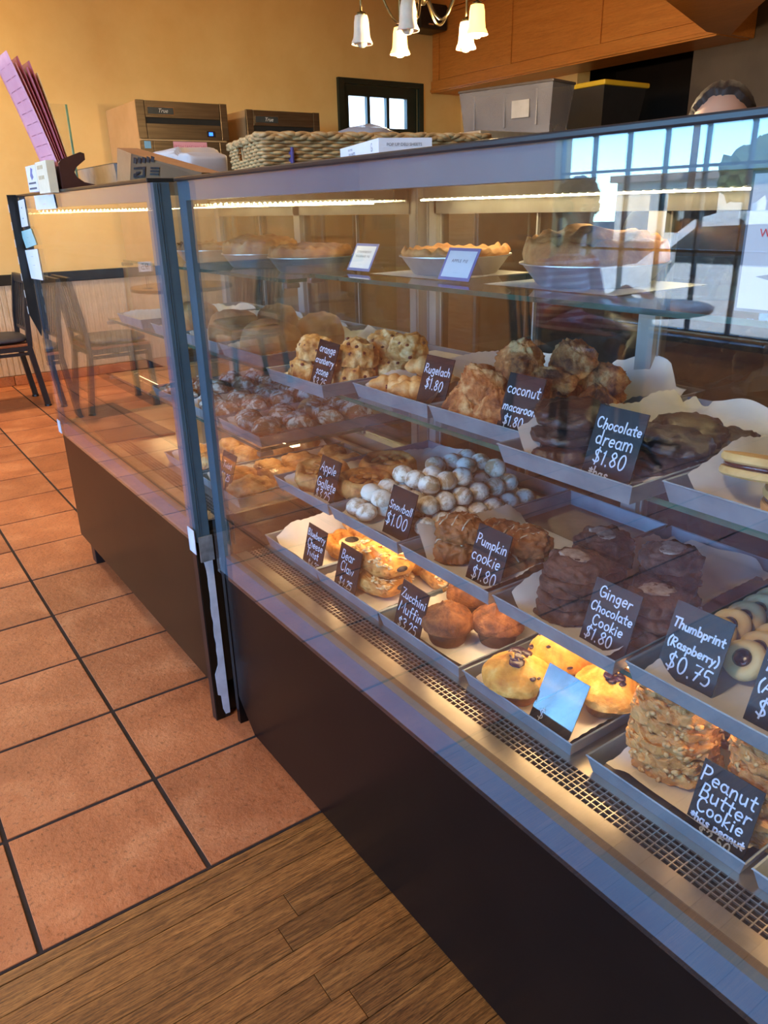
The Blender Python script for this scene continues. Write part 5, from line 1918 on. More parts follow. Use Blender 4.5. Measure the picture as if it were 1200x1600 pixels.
Mx = frame(br + Vector((-.0012, -.0006, 0)), u, v)
H_ = (tr - br).length
for q_ in range(5):
    mb.prism([(.010 + q_ * .014, H_ * .66), (.020 + q_ * .014, H_ * .62), (.021 + q_ * .014, H_ * .80), (.010 + q_ * .014, H_ * .86)], Mx, 0, .0004)
for q_ in range(3):
    mb.prism([(.066, H_ * (.18 + .11 * q_)), (.094, H_ * (.15 + .11 * q_)), (.094, H_ * (.22 + .11 * q_)), (.066, H_ * (.25 + .11 * q_))], Mx, 0, .0004)
mb.prism([(.012, H_ * .12), (.05, H_ * .12), (.05, H_ * .5), (.012, H_ * .5), (.012, H_ * .42), (.042, H_ * .42), (.042, H_ * .2), (.02, H_ * .2), (.02, H_ * .34), (.034, H_ * .34), (.034, H_ * .28), (.012, H_ * .28)], Mx, 0, .0004)
mb.part('print', M_black, r)
# white paper bag behind it
M_bag = mat('white_bag', (206, 196, 190), 0.7, c2=(186, 176, 172), scale=6, bump=.3, bdist=.01, bscale=7)
def bagfn(d):
    sx = (abs(d.x) ** .3) * (1 if d.x > 0 else -1); sy = (abs(d.y) ** .3) * (1 if d.y > 0 else -1); sz = (abs(d.z) ** .3) * (1 if d.z > 0 else -1)
    n = 1 + .03 * fnoise(d, 2.5, 9)
    return Vector((.475 + sx * .06 * n, .93 + sy * .165 * n, ZT + .043 + sz * .043 + .004 * (sz > 0) * fnoise(d, 3, 2) - (.012 * (sy < -.6) * (sz > 0))))
MB().lump(4, bagfn).thing('paper_bag', M_bag, 'rumpled white paper bag lying behind the cardboard box', 'bag', smooth=True)

# wicker basket
M_wick = mat('wicker', (196, 158, 104), 0.6, c2=(152, 112, 66), scale=60, bump=.3)
bk = root('wicker_basket', (.355, .37, ZT), 'long low wicker basket standing on the display cases', 'basket', rz=math.radians(-14))
bx0, bx1, by0, by1, bh = 0.0, .42, -.255, .0, .050
def path(off, z, amp, ph, nseg=190):
    pts = []
    L1, L2 = by1 - by0, bx1 - bx0
    per = 2 * (L1 + L2)
    for i in range(nseg + 1):
        s = per * i / nseg
        if s < L1: p, n_ = Vector((bx0, by1 - s, 0)), Vector((-1, 0, 0))
        elif s < L1 + L2: p, n_ = Vector((bx0 + s - L1, by0, 0)), Vector((0, -1, 0))
        elif s < 2 * L1 + L2: p, n_ = Vector((bx1, by0 + s - L1 - L2, 0)), Vector((1, 0, 0))
        else: p, n_ = Vector((bx1 - (s - 2 * L1 - L2), by1, 0)), Vector((0, 1, 0))
        o_ = off + amp * math.sin(s / .017 * math.pi + ph)
        pts.append(p + n_ * o_ + Vector((0, 0, z)))
    return pts
for q in range(9):
    z = .004 + q * .0054
    hole = 4 <= q <= 7
    pts = path(.006 * z / bh, z, .0032, math.pi * (q % 2))
    if hole:
        segs, cur = [], []
        for p in pts:
            if p.x < bx0 + .006 and -.135 < p.y < -.075:
                if len(cur) > 1: segs.append(cur)
                cur = []
            else: cur.append(p)
        if len(cur) > 1: segs.append(cur)
    else:
        segs = [pts]
    for sg in segs:
        MB().tube(sg, .0031, 6).local('woven_strand', M_wick, bk, True)
for ph in (0, 2.1, 4.2):
    a_ = path(.007, bh + .001, .0038, ph)
    pts = [p + Vector((0, 0, .0038 * math.cos(i * .55 + ph))) for i, p in enumerate(a_)]
    MB().tube(pts, .0042, 6).local('braided_rim', M_wick, bk, True)
for yy in (-.115, -.095):
    MB().tube([(bx0, yy, .02), (bx0 - .002, yy, .046)], .0024, 6).local('handle_stake', M_wick, bk)
MB().box(bx0 + .004, bx1 - .004, by0 + .004, by1 - .004, 0, .004).local('base', M_wick, bk)
# plastic packet lying in the basket
M_plast = mat('clear_bag_plastic', (170, 170, 176), .25, c2=(140, 140, 146), scale=12, alpha=.75)
def pkt(d):
    return Vector((.55 + d.x * .07, .20 + d.y * .085 * (1 + .1 * fnoise(d, 3, 1)), ZT + .045 + d.z * .038 + .005 * fnoise(d, 4, 5)))
pk = root('plastic_packet', (.55, .20, ZT + .006), 'crinkled clear plastic packet with a barcode lying in the wicker basket', 'packet')
MB().lump(3, pkt).part('wrap', M_plast, pk, True)
mb = MB().box(.478, .479, .19, .23, ZT + .056, ZT + .068)
mb.part('barcode_label', M_black, pk)
# deli sheet box turned with one corner forward
M_box = mat('white_carton', (224, 222, 226), .55, c2=(214, 212, 218), scale=10)
dbx = root('deli_sheet_box', (.43, -.05, ZT), 'white box of pop up deli sheets in front of the wicker basket', 'box')
cn = at(592, 240, x=.30); cn.z = ZT
l_ = at(532, 246, x=.36); l_.z = ZT
rt_ = Vector((.37, -.235, ZT))
hb = .024
bk_ = l_ + (rt_ - cn)
vs = [cn, rt_, bk_, l_] + [p + Vector((0, 0, hb)) for p in (cn, rt_, bk_, l_)]
MB().add(vs, [(3, 2, 1, 0), (4, 5, 6, 7), (0, 1, 5, 4), (1, 2, 6, 5), (2, 3, 7, 6), (3, 0, 4, 7)]).part('carton', M_box, dbx)
mb = MB()
M1 = frame(l_ + Vector((-.0006, -.0003, 0)), (cn - l_), (0, 0, 1))
M2 = frame(cn + Vector((-.0006, -.0006, 0)), (rt_ - cn), (0, 0, 1))
Lw, Rw = (cn - l_).length, (rt_ - cn).length
type_mesh(mb, 'POP UP DELI', M1 @ Matrix.Translation((Lw * .30, .0165, 0)), .0045)
type_mesh(mb, 'DELI SHEETS', M1 @ Matrix.Translation((Lw * .34, .0095, 0)), .0065)
type_mesh(mb, 'POP UP DELI SHEETS', M2 @ Matrix.Translation((Rw * .48, .014, 0)), .0055)
for M_, w_ in ((M1, Lw),):
    ring_ = [(w_ * .84 + math.cos(t * .4) * .009, .026 + math.sin(t * .4) * .009) for t in range(16)]
    hand_text(mb, 'G', M_, w_ * .84 - .004, .009, .010, .0008, random.Random(1), .0002)
mb.part('print', M_ink, dbx)
mb = MB().box(.335, .339, .098, .112, ZT, ZT + .034, .001)
mb.thing('label_roll', mat('purple_plastic', (82, 70, 120), .4, c2=(74, 62, 112), scale=20), 'small purple tag standing between box and basket', 'tag')

# ---------------------------------------------------------------- refrigerators at the back wall
M_fr = mat('brushed_fridge_steel', (126, 110, 88), 0.34, 0.85, c2=(106, 92, 74), scale=4, detail=6, stretch=(1, 1, 24))
M_frs = mat('fridge_side', (204, 168, 124), 0.45, 0.2, c2=(192, 156, 112), scale=4)
M_badge = mat('badge_dark', (60, 66, 66), 0.3, c2=(52, 58, 58), scale=20)
M_chrome = mat('chrome', (214, 210, 200), 0.15, 1.0, c2=(200, 196, 188), scale=20)
M_blueled = mat('blue_display', (40, 90, 255), 0.4, emit=(40, 100, 255), estr=3.0)


def fridge(x0, x1, zt_, label, sign):
    yf = 4.55
    r = root('refrigerator', ((x0 + x1) / 2, (yf + YW) / 2, 0), label, 'refrigerator')
    MB().box(x0 + .01, x1 - .01, yf + .02, YW - .01, .10, zt_, .004).part('cabinet', M_frs, r)
    zg_ = zt_ - .245
    mb = MB()
    mb.box(x0, x0 + .055, yf, yf + .02, zg_ + .008, zt_, .003)
    mb.box(x1 - .055, x1, yf, yf + .02, zg_ + .008, zt_, .003)
    mb.box(x0 + .058, x1 - .058, yf + .002, yf + .02, zt_ - .105, zt_ - .002, .002)
    mb.box(x0 + .058, x1 - .058, yf + .002, yf + .02, zg_ + .008, zt_ - .142, .002)
    mb.part('top_plate', M_fr, r)
    MB().box(x0 + .05, x1 - .05, yf + .015, yf + .021, zt_ - .145, zt_ - .10).part('vent_slot', M_pad, r)
    bd = MB().box(x0 + .07, x0 + .262, yf - .002, yf + .001, zt_ - .088, zt_ - .038).part('badge', M_chrome, r)
    MB().box(x0 + .074, x0 + .258, yf - .0028, yf - .0018, zt_ - .084, zt_ - .042).part('badge_face', M_badge, bd)
    mb = MB()
    Mx = frame((x0 + .18, yf - .0032, zt_ - .074), (1, 0, 0), (0, 0, 1))
    type_mesh(mb, 'True', Mx, .036, shear=.35)
    mb.part('lettering', M_white, bd)
    MB().lathe([(0, 0), (.010, 0), (.010, .0008), (0, .0008)], 16).part('dummy', M_chrome, r) if False else None
    # door
    d = MB()
    dz = zg_ - .004
    d.box(x0, x0 + .085, yf - .012, yf + .02, .14, dz, .004)
    d.box(x1 - .085, x1, yf - .012, yf + .02, .14, dz, .004)
    d.box(x0 + .085, x1 - .085, yf - .012, yf + .02, dz - .085, dz, .004)
    d.box(x0 + .085, x1 - .085, yf - .012, yf + .02, .14, .24, .004)
    door = d.part('door', M_fr, r)
    MB().box(x0 + .085, x1 - .085, yf - .006, yf + .0, .24, dz - .085).part('door_pane', M_glass, door)
    MB().box(x1 - .05, x1 - .03, yf - .05, yf - .013, .9, 1.25, .006).part('handle', M_steel_d, door)
    for (fx, fy) in ((x0 + .06, yf + .08), (x1 - .06, yf + .08), (x0 + .06, YW - .1), (x1 - .06, YW - .1)):
        MB().tube([(fx, fy, 0), (fx, fy, .10)], .022, 10).part('foot', M_black, r)
    if sign:
        MB().box(x1 - .17, x1 - .105, yf - .001, yf + .002, zg_ + .028, zg_ + .066).part('control_panel', M_black, r)
        MB().box(x1 - .155, x1 - .125, yf - .0018, yf - .0009, zg_ + .036, zg_ + .058).part('display', M_blueled, r)
        MB().box(x0 + .02, x0 + .065, yf - .0145, yf - .0122, dz - .05, dz - .005).part('energy_sticker', mat('sticker_blue', (120, 178, 214), .5, c2=(110, 168, 206), scale=20), door)
    return r, zg_


f1, zg1 = fridge(1.63, 2.29, 1.92, 'steel upright refrigerator with a blue lit display behind the far case', True)
f2, zg2 = fridge(2.44, 3.06, 1.895, 'steel upright refrigerator behind the wicker basket, nearer the green window', False)
r = root('door_sign', (2.0, 4.536, zg1 - .07), 'pink paper strip lettered fresh sandwiches on the refrigerator door', 'sign')
MB().box(1.855, 2.105, 4.5345, 4.5362, zg1 - .062, zg1 - .008).part('strip', M_pink, r)
mb = MB()
type_mesh(mb, 'FRESH SANDWICHES', frame((1.98, 4.5342, zg1 - .048), (1, 0, 0), (0, 0, 1)), .026)
mb.part('print', M_pinkd, r)

# ---------------------------------------------------------------- wall cabinets
cx_ = 4.725
cab = root('wall_cabinet', (4.9, 3.8, 2.19), 'long honey coloured wooden wall cabinet with flat panels under the ceiling', 'cabinet')
MB().box(cx_ + .02, 5.095, 2.30, YW - .005, 2.195, 3.14).part('carcass', M_cab, cab)
mb = MB()
mb.box(cx_, cx_ + .02, 2.30, YW - .005, 2.19, 2.292, .003)
mb.box(cx_, cx_ + .02, 2.30, YW - .005, 2.84, 3.14, .003)
for yy in (5.2, 4.25, 3.31, 2.37):
    mb.box(cx_, cx_ + .0199, yy - .045, yy + .045, 2.292, 2.84, .002)
mb.part('face_frame', M_cab, cab)
for (a, b_) in ((4.25, 5.2), (3.31, 4.25), (2.37, 3.31)):
    MB().box(cx_ + .010, cx_ + .0205, a + .048, b_ - .048, 2.296, 2.836, .002).part('panel', M_cab, cab)
MB().box(cx_ - .014, cx_, 2.29, YW - .005, 2.20, 2.222, .005).part('moulding', M_cab, cab)
MB().box(cx_ - .014, cx_, 2.29, YW - .005, 2.80, 2.82, .005).part('moulding', M_cab, cab)
ret = root('wall_cabinet', (4.3, 1.95, 2.19), 'dark undersided end of the wooden cabinet turning toward the counter', 'cabinet')
P = [(5.09, 2.295), (4.61, 2.295), (3.2, 1.72), (3.2, 1.0), (3.62, 1.12), (4.33, 1.81), (4.83, 2.26), (5.09, 2.26)]
MB().prism(P, frame((0, 0, 0), (1, 0, 0), (0, 1, 0)), 2.20, 3.14).part('carcass', M_cab, ret)
# speaker under the chandelier side of the cabinet corner
spk = root('speaker', at(690, 20, x=4.45), 'small black speaker on the wall beside the wooden cabinet', 'speaker')
c0 = Vector(spk.location)
MB().box(4.42, 4.72, 5.02, 5.26, 2.66, 2.86, .02).part('cabinet', M_black, spk)
MB().box(4.50, 4.56, 5.014, 5.021, 2.69, 2.70).part('badge', M_chrome, spk)

# ---------------------------------------------------------------- equipment behind the counter
st = root('steel_cabinet', (2.9, 2.4, 0), 'stainless steel cabinet carrying the storage bins behind the counter', 'cabinet')
MB().box(2.5, 4.35, 2.06, 2.80, .10, 1.555, .005).part('body', M_steel_d, st)
MB().box(2.488, 2.499, 2.075, 2.785, .15, 1.49, .004).part('door', M_steel, st)
for (a, b_) in ((2.55, 2.12), (2.55, 2.74), (4.28, 2.12), (4.28, 2.74)):
    MB().tube([(a, b_, 0), (a, b_, .10)], .025, 10).part('foot', M_black, st)
M_bin = mat('frosted_plastic', (116, 114, 120), .3, c2=(98, 96, 104), scale=5, alpha=.6)
bn = root('storage_bin', (3.0, 2.23, 1.556), 'large clear plastic storage bin under the wooden cabinet', 'bin')
def binshape(x0, x1, y0, y1, z0, z1, tp):
    mb = MB()
    rg = [ringq(x0 + tp, x1 - tp, y0 + tp, y1 - tp, z0), ringq(x0, x1, y0, y1, z1), ringq(x0 + .004, x1 - .004, y0 + .004, y1 - .004, z1), ringq(x0 + tp + .004, x1 - tp - .004, y0 + tp + .004, y1 - tp - .004, z0 + .004)]
    vs = [p for q in rg for p in q]
    mb.add(vs, [(3, 2, 1, 0), (12, 13, 14, 15)] + [(4 * i + j, 4 * i + (j + 1) % 4, 4 * i + 4 + (j + 1) % 4, 4 * i + 4 + j) for i in range(3) for j in range(4)])
    return mb
bn.location = (2.80, 2.58, 1.556)
bn.rotation_euler = (0, 0, math.radians(12.6))
binshape(0, .22, -.60, 0, .001, .232, .025).local('tub', M_bin, bn)
for yy in (-.50, -.3, -.1):
    MB().box(.004, .012, yy - .006, yy + .006, .04, .21, .002).local('rib', M_bin, bn)
MB().box(.002, .0085, -.46, -.35, .08, .165, .001).local('paper_label', mat('grey_label', (136, 132, 132), .6, c2=(126, 122, 122), scale=20), bn)
MB().box(-.006, .226, -.606, .006, .232, .246, .006).local('lid', mat('grey_lid', (70, 64, 62), .4, c2=(62, 56, 54), scale=9), bn)
b2_ = root('storage_bin', (4.0, 2.57, 1.556), 'black storage bin with a yellow lid behind the clear one', 'bin')
binshape(3.80, 4.20, 2.40, 2.74, 1.557, 1.87, .04).part('tub', M_black, b2_)
MB().box(3.785, 4.215, 2.385, 2.755, 1.87, 1.90, .01).part('lid', mat('yellow_lid', (206, 168, 40), .45, c2=(196, 158, 34), scale=9), b2_)
wt = root('work_table', (1.75, .4, 0), 'steel work table behind the display case', 'table')
MB().box(1.95, 2.45, -1.4, 1.6, .86, .90, .004).part('table_top', M_steel_d, wt)
for (a, b_) in ((2.0, -1.3), (2.4, -1.3), (2.0, 1.5), (2.4, 1.5)):
    MB().tube([(a, b_, 0), (a, b_, .86)], .02, 10).part('leg', M_steel_d, wt)
MB().box(1.98, 2.42, -1.35, 1.55, .25, .28, .004).part('lower_shelf', M_steel_d, wt)
for (y_, col_, lb) in ((.75, (196, 166, 60), 'yellow plastic crate on the work table seen through the case'), (.25, (120, 130, 60), 'olive green tub on the work table seen through the case'), (-.35, (150, 160, 176), 'pale blue plastic tub on the work table seen through the case')):
    q = root('plastic_tub', (2.2, y_, .9005), lb, 'tub')
    binshape(2.05, 2.35, y_ - .16, y_ + .16, .901, 1.03, .02).part('tub', mat('tub_%d' % col_[0], col_, .4, c2=tuple(v * .9 for v in col_), scale=9), q)
    MB().box(2.045, 2.355, y_ - .165, y_ + .165, 1.03, 1.045, .005).part('lid', mat('tub_%d' % col_[0], col_), q)

# ---------------------------------------------------------------- chandelier
M_brass = mat('aged_brass', (120, 100, 66), 0.28, 0.95, c2=(92, 76, 50), scale=30)
M_shade = mat('frosted_shade', (226, 214, 200), .45, c2=(214, 202, 188), scale=30, sss=.2)
M_shadelit = mat('lit_frosted_shade', (255, 214, 140), .45, emit=(255, 190, 100), estr=2.4)
M_bulblit = mat('lit_bulb', (255, 240, 200), .4, emit=(255, 214, 140), estr=26.0)
M_bulb = mat('frosted_bulb', (214, 206, 196), .2, c2=(204, 196, 188), scale=30)
d_ = ray(660, 47)
d_ = d_ / math.hypot(d_.x, d_.y)
CH = CAM + d_ * 3.4
ch = root('chandelier', CH, 'brass chandelier with five frosted bell shades, two of them lit', 'chandelier')
er = Vector((math.cos(YAW), -math.sin(YAW), 0))
ef = Vector((math.sin(YAW), math.cos(YAW), 0))
RC = .232
MB().lathe([(0, -.03), (.012, -.028), (.03, .0), (.022, .03), (.035, .055), (.045, .10), (.03, .13), (.016, .15), (.014, .30), (.0, .31)], 20, (0, 0, .11)).local('hub', M_brass, ch, True)
MB().tube([(0, 0, .40), (0, 0, ZC - CH.z - .02)], .006, 8).local('stem', M_brass, ch)
MB().lathe([(.0, -.03), (.03, -.028), (.06, -.005), (.06, 0), (0, 0)], 20, (0, 0, ZC - CH.z - .0005)).local('ceiling_rose', M_brass, ch, True)
for (deg, lit) in ((110, True), (182, False), (254, False), (326, True), (38, False)):
    a = math.radians(deg)
    dr = er * math.cos(a) + ef * math.sin(a)
    arm = []
    for i in range(17):
        t = i / 16
        rr = .02 + (RC - .02) * t
        z = .11 - .085 * math.sin(min(1, t / .62) * math.pi) if t < .62 else .11 + .10 * math.sin((t - .62) / .38 * math.pi * .80)
        arm.append(dr * rr + Vector((0, 0, z)))
    arm.append(dr * RC + Vector((0, 0, .09)))
    arm.append(dr * RC + Vector((0, 0, .055)))
    MB().tube(arm, .0048, 8).local('arm', M_brass, ch, True)
    c = dr * RC
    sh = MB().lathe([(.016, .052), (.024, .050), (.028, .03), (.0295, .0), (.032, -.022), (.039, -.036), (.041, -.044), (.038, -.042), (.030, -.022), (.0265, .0), (.025, .03), (.016, .045)], 28, c).local('shade', M_shadelit if lit else M_shade, ch, True)
    MB().lathe([(.0, .062), (.017, .06), (.019, .05), (.0, .049)], 16, c).local('shade_cap', M_brass, ch, True)
    MB().lathe([(0, -.056), (.012, -.053), (.019, -.044), (.020, -.036), (.014, -.022), (.009, .0), (0, .005)], 16, c).local('bulb', M_bulblit if lit else M_bulb, ch, True)
    if lit:
        ld = bpy.data.lights.new('bulb_light', 'POINT')
        ld.energy = 44.0
        ld.color = (1.0, .74, .42)
        ld.shadow_soft_size = .03
        lo = bpy.data.objects.new('bulb_light', ld)
        COL.objects.link(lo)
        lo.location = CH + c + Vector((0, 0, -.085))

# ---------------------------------------------------------------- chairs and tables
M_vinyl = mat('dark_seat_vinyl', (40, 40, 50), .5, c2=(50, 50, 60), scale=20, bump=.2)
M_seatwood = mat('seat_edge_wood', (150, 84, 50), .4, c2=(136, 74, 42), scale=12)


def make_chair():
    """origin on the floor under the seat centre, faces -y"""
    r = root('dining_chair', (0, 0, 0))
    w, d = .20, .20
    MB().box(-w, w, -d, d, .410, .427, .005).local('seat_board', M_seatwood, r)
    def cushion(e):
        sx = (abs(e.x) ** .45) * (1 if e.x > 0 else -1); sy = (abs(e.y) ** .45) * (1 if e.y > 0 else -1)
        return Vector((sx * .202, sy * .202, .4275 + .022 + e.z * .022 + (.008 * (1 - e.x * e.x) if e.z > 0 else 0)))
    MB().lump(3, cushion).local('seat_cushion', M_vinyl, r, True)
    mb = MB()
    for (a, b_, c, d2) in ((-w, w, -d, -d + .022), (-w, w, d - .022, d), (-w, -w + .022, -d + .0222, d - .0222), (w - .022, w, -d + .0222, d - .0222)):
        mb.box(a, b_, c, d2, .380, .4095)
    mb.local('seat_frame', M_blackmetal, r)
    for s in (-1, 1):
        MB().tube([(s * .185, -.185, .405), (s * .19, -.195, .012)], .024, 4).local('leg', M_blackmetal, r)
        MB().tube([(s * .185, .185, .405), (s * .19, .235, .012)], .024, 4).local('leg', M_blackmetal, r)
        for yy in (-.195, .235):
            MB().lathe([(0, 0), (.024, 0), (.022, .012), (0, .013)], 10, (s * .19, yy, 0)).local('glide', M_black, r)
        MB().tube([(s * .187, -.19, .36), (s * .187, .20, .36)], .013, 4).local('stretcher', M_blackmetal, r)
        MB().tube([(s * .185, .19, .405), (s * .185, .205, .6), (s * .185, .245, .84)], .022, 4).local('back_post', M_blackmetal, r)
    MB().tube([(-.187, .0, .36), (.187, .0, .36)], .013, 4).local('stretcher', M_blackmetal, r)
    MB().box(-.198, .198, .232, .256, .80, .855, .006).local('top_rail', M_blackmetal, r)
    MB().box(-.185, .185, .192, .206, .50, .522, .003).local('lower_rail', M_blackmetal, r)
    for i in range(5):
        x = -.12 + i * .06
        MB().add([Vector(p) for p in [(x - .009, .196, .52), (x + .009, .196, .52), (x + .009, .204, .52), (x - .009, .204, .52), (x - .009, .238, .805), (x + .009, .238, .805), (x + .009, .246, .805), (x - .009, .246, .805)]],
                 [(0, 1, 2, 3), (4, 5, 6, 7), (0, 1, 5, 4), (1, 2, 6, 5), (2, 3, 7, 6), (3, 0, 4, 7)]).local('back_slat', M_blackmetal, r)
    return r


chairs = [((.465, 4.58), -90, 'black metal chair with dark cushion at the left edge beside the case'),
          ((-.15, 4.10), 90, 'black metal chair seen mirrored in the far case glass, back to back with another'),
          ((-.70, 4.10), -90, 'black metal chair drawn up to the numbered round table'),
          ((-1.62, 4.15), 90, 'black metal chair on the far side of the numbered round table'),
          ((-2.35, 1.72), 0, 'black metal chair in which the customer in pink sits')]
c0 = make_chair()
for i, ((x, y_), rz, lb) in enumerate(chairs):
    o = c0 if i == 0 else copy_tree(c0)
    o.location = (x, y_, 0)
    o.rotation_euler = (0, 0, math.radians(rz))
    tag(o, lb, 'chair', 'black metal dining chairs')


def make_table(x, y_, label):
    r = root('round_table', (x, y_, 0), label, 'table', 'round cafe tables')
    MB().lathe([(0, .715), (.29, .715), (.30, .722), (.30, .738), (.29, .745), (0, .745)], 40).local('table_top', mat('table_top_wood', (120, 84, 52), .35, c2=(100, 68, 40), scale=6), r, 'auto')
    MB().lathe([(.06, .70), (.06, .714), (.022, .69), (.022, .40), (.03, .38), (.022, .36), (.022, .08), (.05, .05)], 20).local('pedestal', M_blackmetal, r, True)
    for k in range(4):
        a = k * math.pi / 2 + .4
        MB().tube([(0, 0, .075), (math.cos(a) * .14, math.sin(a) * .14, .06), (math.cos(a) * .27, math.sin(a) * .27, .014)], [.02, .017, .012], 8).local('foot', M_blackmetal, r, True)
    return r


make_table(-1.20, 4.12, 'round cafe table carrying the number sign')
make_table(-2.35, 1.22, 'round cafe table by the storefront window')
ns = root('table_number', (-.97, 4.02, .7455), 'white table number sign reading 95 on a thin stem', 'sign')
MB().lathe([(0, 0), (.035, 0), (.03, .006), (0, .008)], 20).local('base', M_blackmetal, ns, True)
MB().tube([(0, 0, .006), (0, 0, .11)], .003, 8).local('stem', M_blackmetal, ns)
Mx = frame((0, -.003, .108), Vector((1, .15, 0)), (0, 0, 1))
MB().prism([(-.04, 0), (.04, 0), (.04, .062), (-.04, .062)], Mx, -.002, 0).local('card', M_cardw, ns)
mb = MB()
type_mesh(mb, '95', Mx @ Matrix.Translation((0, .012, 0)), .058, depth=.0006)
mb.local('print', M_black, ns)

# added fill lamps on the unseen ceiling, brightening wall, floor and work area
M_disc = mat('fill_lamp_disc', (255, 240, 214), .5, emit=(255, 226, 180), estr=4.0)
for i, (x, y_, lb) in enumerate(((-.6, 4.45, 'added round fill lamp over the tables'), (-1.5, -.7, 'added round fill lamp over the wooden floor'), (3.2, .6, 'added round fill lamp over the work area'))):
    r = root('added_fill_lamp', (x, y_, ZC - .06), lb, 'lamp', 'added round fill lamps')
    MB().lathe([(0, 0), (.15, 0), (.17, .02), (.17, .0595), (0, .0595)], 32).local('diffuser', M_disc, r, 'auto')
    ld = bpy.data.lights.new('added_fill_light', 'AREA')
    ld.shape = 'DISK'
    ld.size = .3
    ld.energy = (62.0, 44.0, 5.0)[i]
    ld.color = (1.0, .78, .52)
    lo = bpy.data.objects.new('added_fill_light', ld)
    COL.objects.link(lo)
    lo.location = (x, y_, ZC - .065)

# ---------------------------------------------------------------- people
M_hair = mat('dark_brown_hair', (34, 22, 18), .62, c2=(52, 34, 26), scale=18, detail=6, stretch=(6, 6, 1.5), bump=.5)
M_eye = mat('eye_white', (226, 222, 218), .2, c2=(218, 214, 210), scale=20)
M_iris = mat('eye_iris', (52, 34, 24), .15, c2=(40, 26, 18), scale=20)


def body_mat(name, skin, shirt, legs, zones):
    """skin with clothes by height and reach in the figure's own coordinates"""
    k = NT(name)
    tc = k.new('ShaderNodeTexCoord')
    sp = k.new('ShaderNodeSeparateXYZ')
    k.link(tc.outputs['Object'], sp.inputs[0])
    def gt(sock, v):
        m = k.new('ShaderNodeMath', operation='GREATER_THAN')
        k.link(sock, m.inputs[0])
        m.inputs[1].default_value = v
        return m.outputs[0]
    nz = k.noise(k.coord('Object'), 14, 4)
    sh = k.ramp(nz, [(.3, tuple(c * .85 for c in shirt)), (.7, shirt)])
    if zones.get('stripes'):
        wv = k.new('ShaderNodeTexWave')
        wv.wave_type = 'BANDS'
        wv.bands_direction = 'Z'
        wv.inputs['Scale'].default_value = 9
        k.link(k.coord('Object'), wv.inputs['Vector'])
        sh = k.mix(k.ramp(wv.outputs['Fac'], [(.6, (0, 0, 0, 1)), (.66, (1, 1, 1, 1))]), sh, lin(zones['stripes']))
    c = k.mix(gt(sp.outputs['Z'], zones['waist']), lin(legs), sh)
    c = k.mix(gt(sp.outputs['Z'], zones['neck']), c, lin(skin))
    k.link(c, k.b.inputs['Base Color'])
    k.b.inputs['Roughness'].default_value = .6
    k.b.inputs['Subsurface Weight'].default_value = .05
    return k.m


def limb(mb, pts, rs, n=12):
    """capsule chain: tapered tube with ball joints"""
    mb.tube(pts, rs, n)
    for p, r_ in zip(pts, rs):
        mb.lump(2, lambda d: Vector(p) + d * r_)


def hand(mb, wrist, dirv, up, side, curl=.5):
    """palm, four fingers and a thumb; dirv points from wrist to knuckles"""
    w, d, u = Vector(wrist), Vector(dirv).normalized(), Vector(up).normalized()
    s_ = d.cross(u).normalized() * side
    mb.lump(2, lambda e: w + d * (.045 + e.z * .048) + s_ * e.x * .040 + u * e.y * .014)
    for i, L in enumerate((.070, .078, .072, .056)):
        b = w + d * .085 + s_ * (-.030 + .020 * i)
        m1 = b + d * L * .5 * math.cos(curl * .6) - u * L * .5 * math.sin(curl * .6)
        m2 = m1 + d * L * .5 * math.cos(curl * 1.7) - u * L * .5 * math.sin(curl * 1.7)
        limb(mb, [b, m1, m2], [.0088, .008, .0068], 8)
    b = w + d * .02 - s_ * .034
    limb(mb, [b, b + d * .03 - s_ * .022, b + d * .062 - s_ * .026], [.0115, .0095, .0075], 8)


def head(mb, c, fwd, k=1.0):
    """skull, jaw, nose, brow, ears, neck socket; c = head centre"""
    c = Vector(c)
    f = Vector(fwd).normalized()
    z = Vector((0, 0, 1))
    s_ = f.cross(z).normalized()
    z = s_.cross(f)
    def P(a, b, h): return c + (s_ * a + f * b + z * h) * k
    mb.lump(4, lambda d: P(d.x * .074, d.y * .093 - .008, d.z * .093 + .022))
    mb.lump(3, lambda d: P(d.x * .058, d.y * .062 + .026, d.z * .082 - .040))
    mb.lump(3, lambda d: P(d.x * .011, d.y * .018 + .092, d.z * .022 - .012))
    mb.lump(2, lambda d: P(d.x * .016, d.y * .012 + .092, d.z * .009 - .026))
    mb.lump(2, lambda d: P(d.x * .05, d.y * .014 + .078, d.z * .010 + .034))
    for q in (-1, 1):
        mb.lump(2, lambda d: P(q * .076 + d.x * .008, d.y * .018 - .006, d.z * .030 - .004))
        mb.lump(2, lambda d: P(q * .022 + d.x * .02, d.y * .007 + .087, d.z * .006 - .052))
    return P


def finish(name, mb, m, r, vox=.009):
    o = mb.local(name, m, r, True)
    md = o.modifiers.new('skin', 'REMESH')
    md.mode = 'VOXEL'
    md.voxel_size = vox
    md.use_smooth_shade = True
    sm = o.modifiers.new('soft', 'SMOOTH')
    sm.factor = .5
    sm.iterations = 5
    return o


def face_parts(P, r, sc=1.0):
    for q in (-1, 1):
        e = MB().lump(3, lambda d: P(q * .031 + d.x * .0125, d.y * .0125 + .0745, d.z * .0125 + .008)).local('eye', M_eye, r, True)
        MB().lump(2, lambda d: P(q * .031 + d.x * .006, d.y * .003 + .0865, d.z * .006 + .008)).local('iris', M_iris, e, True)
        MB().lump(2, lambda d: P(q * .031 + d.x * .019, d.y * .006 + .087, d.z * .004 + .030)).local('eyebrow', M_hair, r, True)
    MB().lump(2, lambda d: P(d.x * .024, d.y * .006 + .0885, d.z * .0055 - .052)).local('lips', mat('lip_skin', (168, 96, 84), .5, c2=(160, 90, 78), scale=30), r, True)


